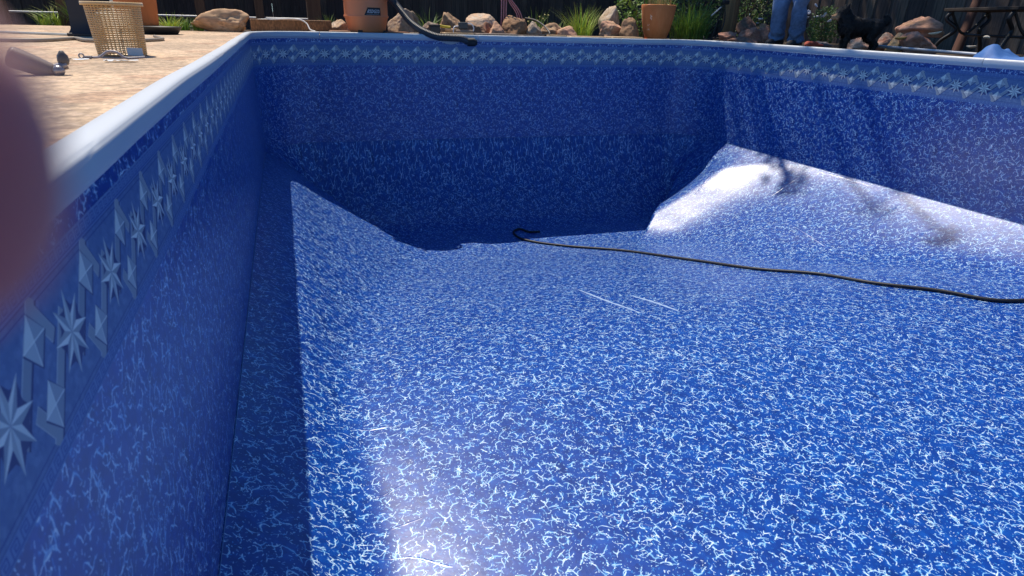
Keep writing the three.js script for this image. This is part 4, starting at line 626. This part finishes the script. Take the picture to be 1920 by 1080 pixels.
// ---------------------------------------------------------------- person and dog
{
  const p = gx(1470, 5.42), g = thing('person', 'person in blue jeans and dark shoes standing at the pool edge', 'person', p.setY(-0.03));
  g.rotation.y = -1.15;                  // local +z is forward
  const hip = 0.93, kn = 0.5, L = [0.125, -0.125];
  const legPts = (s) => [[s * 0.09, hip, 0], [s * 0.115, kn, 0.02 + (s > 0 ? 0.03 : -0.02)], [s * 0.125, 0.09, (s > 0 ? 0.02 : -0.03)]];
  const jeans = nets((x, y, z) => { let d = capsule([x, y, z], [-0.06, hip + 0.06, 0], [0.06, hip + 0.06, 0], 0.14, 0.14); for (const s of [-1, 1]) { const q = legPts(s); let e = capsule([x, y, z], q[0], q[1], 0.105, 0.084); e = smin(e, capsule([x, y, z], q[1], q[2], 0.084, 0.079), 0.03); d = smin(d, e, s < 0 ? 0.03 : 0.03); } d = Math.max(d, y - hip - 0.15, 0.075 - y); const fold = 0.011 * Math.sin(y * 52 + x * 16 + 6 * noise3(x * 8, y * 6, z * 8)) * sstep(0.34, 0.1, y) + 0.009 * Math.sin(y * 30 - x * 22 + 5 * noise3(x * 7, y * 4, z * 7)) * Math.exp(-(((y - 0.46) / 0.12) ** 2)) + 0.012 * noise3(x * 11, y * 7, z * 11); return d + fold; }, [-0.32, 0.03, -0.25], [0.32, 1.12, 0.25], 0.011);
  const denim = mat([1, 1, 1], 0.9, { vertexColors: true }); { const P = jeans.attributes.position, c = []; for (let i = 0; i < P.count; i++) { const x = P.getX(i), y = P.getY(i), z = P.getZ(i), w = 0.8 + 0.35 * fbm(x * 6, y * 4, z * 6, 3) + 0.25 * noise3(x * 70, y * 70, z * 70) + (Math.exp(-(((y - 0.47) / 0.09) ** 2)) * 0.35); c.push(0.15 * w, 0.22 * w, 0.36 * w); } jeans.setAttribute('color', new THREE.Float32BufferAttribute(c, 3)); }
  const skin = mat([0.45, 0.26, 0.18], 0.55);
  const arm = (s) => [[s * 0.19, 1.42, 0], [s * 0.25, 1.13, -0.02], [s * 0.22, 0.9, 0.08], [s * 0.21, 0.8, 0.12]];
  const body = nets((x, y, z) => {
    const P = [x, y, z]; let d = capsule(P, [0, 1.0, 0], [0, 1.32, 0], 0.13, 0.15); d = smin(d, capsule(P, [-0.13, 1.4, 0], [0.13, 1.4, 0], 0.075, 0.075), 0.08); d = smin(d, capsule(P, [0, 1.42, 0], [0, 1.55, 0.02], 0.055, 0.052), 0.04);
    let h = capsule(P, [0, 1.62, 0.035], [0, 1.7, 0.015], 0.075, 0.09); h = smin(h, capsule(P, [0, 1.63, 0.11], [0, 1.66, 0.1], 0.012, 0.008), 0.02); h = smin(h, Math.min(capsule(P, [-0.088, 1.64, 0.01], [-0.09, 1.67, 0], 0.014, 0.014), capsule(P, [0.088, 1.64, 0.01], [0.09, 1.67, 0], 0.014, 0.014)), 0.012); d = smin(d, h, 0.03);
    for (const s of [-1, 1]) { const q = arm(s); let e = capsule(P, q[0], q[1], 0.05, 0.042); e = smin(e, capsule(P, q[1], q[2], 0.042, 0.029), 0.03); e = smin(e, capsule(P, q[2], q[3], 0.034, 0.032), 0.03); for (let i = 0; i < 4; i++) e = smin(e, capsule(P, [q[3][0], q[3][1], q[3][2] - 0.028 + i * 0.019], [q[3][0] - s * 0.012, q[3][1] - [0.065, 0.078, 0.075, 0.058][i], q[3][2] - 0.02 + i * 0.019], 0.0095, 0.008), 0.008); e = smin(e, capsule(P, [q[2][0], q[2][1] - 0.02, q[2][2] + 0.03], [q[3][0] - s * 0.02, q[3][1] - 0.01, q[3][2] + 0.05], 0.011, 0.009), 0.012); d = smin(d, e, 0.03); const l = legPts(s); let w = capsule(P, l[0], l[1], 0.085, 0.058); w = smin(w, capsule(P, l[1], [l[2][0], 0.1, l[2][2]], 0.056, 0.04), 0.03); d = smin(d, w, 0.05); }
    return d;
  }, [-0.34, 0.05, -0.22], [0.34, 1.84, 0.24], 0.0125);
  part('body', body, skin, g); part('jeans', jeans, denim, g);
  part('shirt', nets((x, y, z) => { const P = [x, y, z]; let d = capsule(P, [0, 1.0, 0], [0, 1.32, 0], 0.155, 0.172); d = smin(d, capsule(P, [-0.14, 1.4, 0], [0.14, 1.4, 0], 0.09, 0.09), 0.08); for (const s of [-1, 1]) { const q = arm(s); d = smin(d, capsule(P, q[0], [lerp(q[0][0], q[1][0], 0.75), lerp(q[0][1], q[1][1], 0.75), 0], 0.068, 0.066), 0.04); } d = Math.max(d, 0.9 - y, y - 1.47); return d + 0.008 * noise3(x * 9, y * 8, z * 9); }, [-0.36, 0.86, -0.24], [0.36, 1.52, 0.24], 0.0125), mat([0.1, 0.1, 0.12], 0.9), g);
  part('hair', nets((x, y, z) => Math.max(capsule([x, y, z], [0, 1.69, 0.005], [0, 1.72, 0.0], 0.102, 0.1) + 0.006 * noise3(x * 60, y * 60, z * 60), 0.02 + z * 0.9 - (y - 1.67)), [-0.13, 1.55, -0.13], [0.13, 1.85, 0.14], 0.01), mat([0.05, 0.035, 0.025], 0.8), g);
  for (const s of [-1, 1]) {
    const q = legPts(s)[2], yaw = s > 0 ? 0.1 : -0.2, o = new THREE.Group(); o.name = 'shoe'; o.position.set(q[0], 0.0, q[2]); o.rotation.y = yaw * 0.6; g.add(o);
    part('upper', nets((x, y, z) => { const P = [x, y, z]; let d = capsule(P, [0, 0.055, -0.07], [0, 0.047, 0.13], 0.048, 0.045); d = smin(d, capsule(P, [0, 0.06, -0.05], [0, 0.12, -0.045], 0.048, 0.046), 0.05); return Math.max(d, 0.022 - y, y - 0.135) + 0.002 * noise3(x * 60, y * 60, z * 60); }, [-0.08, 0.0, -0.15], [0.08, 0.16, 0.21], 0.006), mat([0.035, 0.033, 0.036], 0.75), o);
    part('sole', nets((x, y, z) => { const w = z > 0.05 ? 0.052 : z < -0.04 ? 0.046 : 0.043, d = Math.hypot(x, Math.max(0, Math.abs(z - 0.03) - 0.105)) - w; return Math.max(d, Math.abs(y - 0.014) - 0.014); }, [-0.08, -0.01, -0.15], [0.08, 0.04, 0.21], 0.006), mat([0.32, 0.27, 0.2], 0.8), o);
    part('lace', tube([[-0.03, 0.098, 0.03], [0.02, 0.103, 0.035], [-0.025, 0.095, 0.055], [0.025, 0.093, 0.065], [-0.02, 0.088, 0.08]].map((a) => new THREE.Vector3(...a)), 0.0035, 30, 5), mat([0.3, 0.27, 0.22], 0.8), o);
  }
}
{
  const p = gx(1600, 5.2), k = mpp(p), S = 1.0, g = thing('dog', 'small shaggy black dog with a tan muzzle standing at the coping', 'dog', p.setY(-0.02)); reseed(601);
  // local +x is forward (towards the wooden post in the picture)
  const a = gx(1560, 5.2), b = gx(1640, 5.2), d = a.clone().sub(b); g.rotation.y = Math.atan2(-d.z, d.x) + 1.05; g.scale.setScalar(0.88);
  const shape = (x, y, z) => {
    const P = [x, y, z]; let q = capsule(P, [-0.15, 0.27, 0], [0.1, 0.265, 0], 0.083, 0.098); q = smin(q, capsule(P, [0.1, 0.27, 0], [0.17, 0.36, 0], 0.085, 0.07), 0.06);
    q = smin(q, capsule(P, [0.185, 0.39, 0.0], [0.2, 0.4, 0], 0.07, 0.066), 0.04); q = smin(q, capsule(P, [0.22, 0.375, 0], [0.285, 0.358, 0], 0.04, 0.027), 0.025);
    for (const s of [-1, 1]) {
      q = smin(q, capsule(P, [0.175, 0.44, s * 0.045], [0.165, 0.49, s * 0.062], 0.024, 0.008), 0.015);
      let f = capsule(P, [0.1, 0.25, s * 0.055], [0.115, 0.13, s * 0.058], 0.042, 0.028); f = smin(f, capsule(P, [0.115, 0.13, s * 0.058], [0.12, 0.03, s * 0.058], 0.027, 0.022), 0.02); f = smin(f, capsule(P, [0.12, 0.02, s * 0.058], [0.15, 0.016, s * 0.06], 0.021, 0.018), 0.015);
      let h = capsule(P, [-0.16, 0.27, s * 0.05], [-0.115, 0.16, s * 0.062], 0.062, 0.036); h = smin(h, capsule(P, [-0.115, 0.16, s * 0.062], [-0.19, 0.1, s * 0.06], 0.033, 0.022), 0.02); h = smin(h, capsule(P, [-0.19, 0.1, s * 0.06], [-0.18, 0.025, s * 0.06], 0.022, 0.019), 0.015); h = smin(h, capsule(P, [-0.18, 0.018, s * 0.06], [-0.145, 0.015, s * 0.06], 0.02, 0.018), 0.015);
      q = smin(q, Math.min(f, h), 0.025);
    }
    q = smin(q, smin(capsule(P, [-0.22, 0.31, 0], [-0.27, 0.33, 0.01], 0.03, 0.032), capsule(P, [-0.27, 0.33, 0.01], [-0.25, 0.38, 0.015], 0.032, 0.024), 0.03), 0.03);
    return q + 0.007 * noise3(x * 38, y * 30, z * 38) + 0.004 * noise3(x * 80, y * 60, z * 80);
  };
  const fur = nets(shape, [-0.36, -0.02, -0.16], [0.34, 0.54, 0.16], 0.007), P = fur.attributes.position, N = fur.attributes.normal, col = [], tan = (x, y, z) => clamp(sstep(0.225, 0.26, x) * sstep(0.41, 0.37, y) + sstep(0.055, 0.03, y) * 0.35);
  for (let i = 0; i < P.count; i++) { const t = tan(P.getX(i), P.getY(i), P.getZ(i)), n = 1 + 0.5 * noise3(P.getX(i) * 60, P.getY(i) * 60, P.getZ(i) * 60); col.push(lerp(0.012, 0.32, t) * n, lerp(0.011, 0.19, t) * n, lerp(0.012, 0.1, t) * n); } fur.setAttribute('color', new THREE.Float32BufferAttribute(col, 3));
  part('body', fur, mat([1, 1, 1], 0.85, { vertexColors: true }), g);
  const hp = [], hi = [], hc = []; for (let i = 0; i < 9000; i++) { const v = Math.floor(rnd() * P.count), x = P.getX(v), y = P.getY(v), z = P.getZ(v); if (y < 0.05 || x > 0.24) continue; const L = rr(0.012, 0.03), nx = N.getX(v), ny = N.getY(v), nz = N.getZ(v), o = hp.length / 3, t = rr(0.0009, 0.0016); const ex = x + (nx * 0.6 - 0.4 + rr(-0.2, 0.2)) * L, ey = y + (ny * 0.6 - 0.65 + rr(-0.2, 0.2)) * L, ez = z + (nz * 0.8 + rr(-0.3, 0.3)) * L; hp.push(x - t, y, z + t, x + t, y, z - t, ex, ey, ez); hi.push(o, o + 1, o + 2); const w = rr(0.6, 1.8); for (let k2 = 0; k2 < 3; k2++) hc.push(0.012 * w, 0.011 * w, 0.012 * w); }
  const hair = meshFrom(hp, hi); hair.setAttribute('color', new THREE.Float32BufferAttribute(hc, 3)); part('hair', hair, mat([1, 1, 1], 0.7, { vertexColors: true, side: THREE.DoubleSide }), g);
  part('nose', new THREE.SphereGeometry(0.013, 14, 10).scale(0.8, 0.8, 1).translate(0.309, 0.365, 0), mat([0.008, 0.008, 0.008], 0.3), g);
  for (const s of [-1, 1]) part('eye', new THREE.SphereGeometry(0.0085, 12, 8).translate(0.252, 0.405, s * 0.03), mat([0.01, 0.007, 0.005], 0.15), g);
}
// ---------------------------------------------------------------- tree beyond the fence that shades the bank
{
  const base = V(5.7, -0.03, 11.4), g = thing('shade_tree', 'broad leafy tree beyond the fence shading the bank', 'tree', base); reseed(701);
  const bark = mat([0.14, 0.1, 0.075], 0.95), limb = (pts, r0, r1) => { const c = new THREE.CatmullRomCurve3(pts), t = new THREE.TubeGeometry(c, 24, 1, 9), Q = t.attributes.position, q = new THREE.Vector3(); for (let i = 0; i < Q.count; i++) { const s = Math.floor(i / 10) / 24; c.getPointAt(s, q); const r = lerp(r0, r1, s); Q.setXYZ(i, q.x + (Q.getX(i) - q.x) * r, q.y + (Q.getY(i) - q.y) * r, q.z + (Q.getZ(i) - q.z) * r); } t.computeVertexNormals(); return t; };
  part('trunk', limb([new THREE.Vector3(0, 0, 0), new THREE.Vector3(-0.05, 1.3, 0.1), new THREE.Vector3(-0.1, 3.6, 0.5)], 0.24, 0.16), bark, g);
  const clumps = [], limbs = [];
  for (let i = 0; i < 30; i++) { const e = i < 5 ? new THREE.Vector3(rr(-2.6, -2.4), rr(7.2, 7.8), [1.75, 2.05, 2.3, 3.3, 3.75][i]) : new THREE.Vector3(rr(-1.6, 2.9), rr(5.8, 8.6), rr(-1.4, 3.4)); if (i < 14) limbs.push(limb([new THREE.Vector3(-0.1, 3.5, 0.5), new THREE.Vector3(e.x * 0.4, lerp(3.5, e.y, 0.5) + 0.3, lerp(0.5, e.z, 0.45)), e], 0.08, 0.02)); const c = [e, i < 5 ? rr(0.1, 0.18) : rr(0.5, 0.95)]; for (let k = 0; k < (i < 5 ? 1 : 18); k++) clumps.push(c); }
  part('limb', merge(limbs), bark, g);
  part('crown', leaves(15000, 0.12, () => { const [e, r] = pick(clumps); const v = ball(0, 0, 0, r, r * 0.7, r)(); return v.add(e); }, 702), leafMat(0.14, 0.24, 0.06), g);
}
// ---------------------------------------------------------------- the photographer's hand, a fingertip across the corner of the lens
{
  const g = thing('photographer_hand', 'hand of the person taking the picture, one fingertip close to the lens', 'hand', camera.position.clone()); g.quaternion.copy(camera.quaternion);
  const chain = (P, pts, rs, k) => { let d = 1e9; for (let i = 0; i < pts.length - 1; i++) d = smin(d, capsule(P, pts[i], pts[i + 1], rs[i], rs[i + 1]), k); return d; };
  const F = [[[-0.1, 0.012, 0.004], [-0.073, 0.018, -0.034], [-0.05, 0.01, -0.037], [-0.032, 0.0052, -0.029]], [[-0.1, -0.01, 0.004], [-0.072, -0.012, -0.032], [-0.055, -0.016, -0.03], [-0.044, -0.02, -0.018]], [[-0.099, -0.031, 0.006], [-0.073, -0.034, -0.028], [-0.057, -0.037, -0.026], [-0.047, -0.039, -0.015]], [[-0.096, -0.05, 0.008], [-0.074, -0.054, -0.02], [-0.06, -0.057, -0.019], [-0.051, -0.058, -0.01]]];
  const R = [[0.0105, 0.0095, 0.0086, 0.0056], [0.0108, 0.0095, 0.0085, 0.0072], [0.0102, 0.009, 0.008, 0.007], [0.0092, 0.008, 0.0072, 0.0062]];
  const geo = nets((x, y, z) => { const P = [x, y, z]; let d = smin(capsule(P, [-0.102, 0.006, 0.012], [-0.108, -0.045, 0.02], 0.02, 0.02), capsule(P, [-0.108, 0.0, 0.03], [-0.112, -0.05, 0.05], 0.024, 0.026), 0.03); d = smin(d, capsule(P, [-0.112, -0.03, 0.05], [-0.12, -0.05, 0.115], 0.03, 0.027), 0.03); F.forEach((f, i) => { d = smin(d, chain(P, f, R[i], 0.004), 0.008); }); d = smin(d, capsule(P, [-0.0318, 0.0092, -0.029], [-0.032, 0.0036, -0.029], 0.0058, 0.0058), 0.012); d = smin(d, chain(P, [[-0.1, -0.012, 0.045], [-0.078, 0.012, 0.05], [-0.056, 0.026, 0.042]], [0.015, 0.012, 0.0095], 0.006), 0.014); return d; }, [-0.155, -0.09, -0.05], [-0.015, 0.065, 0.15], 0.003);
  part('palm_and_fingers', geo, mat([0.6, 0.27, 0.23], 0.8, { transmission: 0.35, thickness: 0 }), g);
  const nail = new THREE.SphereGeometry(0.0046, 14, 10); nail.scale(1.25, 1, 0.35); nail.translate(-0.0316, 0.004, -0.0351); part('fingernail', nail, mat([0.62, 0.38, 0.32], 0.3), g);
  const ph = thing('smartphone', 'dark smartphone held over the pool edge by the hand', 'phone', camera.position.clone()); ph.quaternion.copy(camera.quaternion);
  part('case', box(0.158, 0.075, 0.008, 0.035, 0, 0.0085, 0.0035), mat([0.03, 0.03, 0.035], 0.4), ph); part('screen', box(0.15, 0.068, 0.0008, 0.035, 0, 0.0131, 0.0003), mat([0.01, 0.01, 0.012], 0.15), ph);
}

renderer.render(scene, camera);
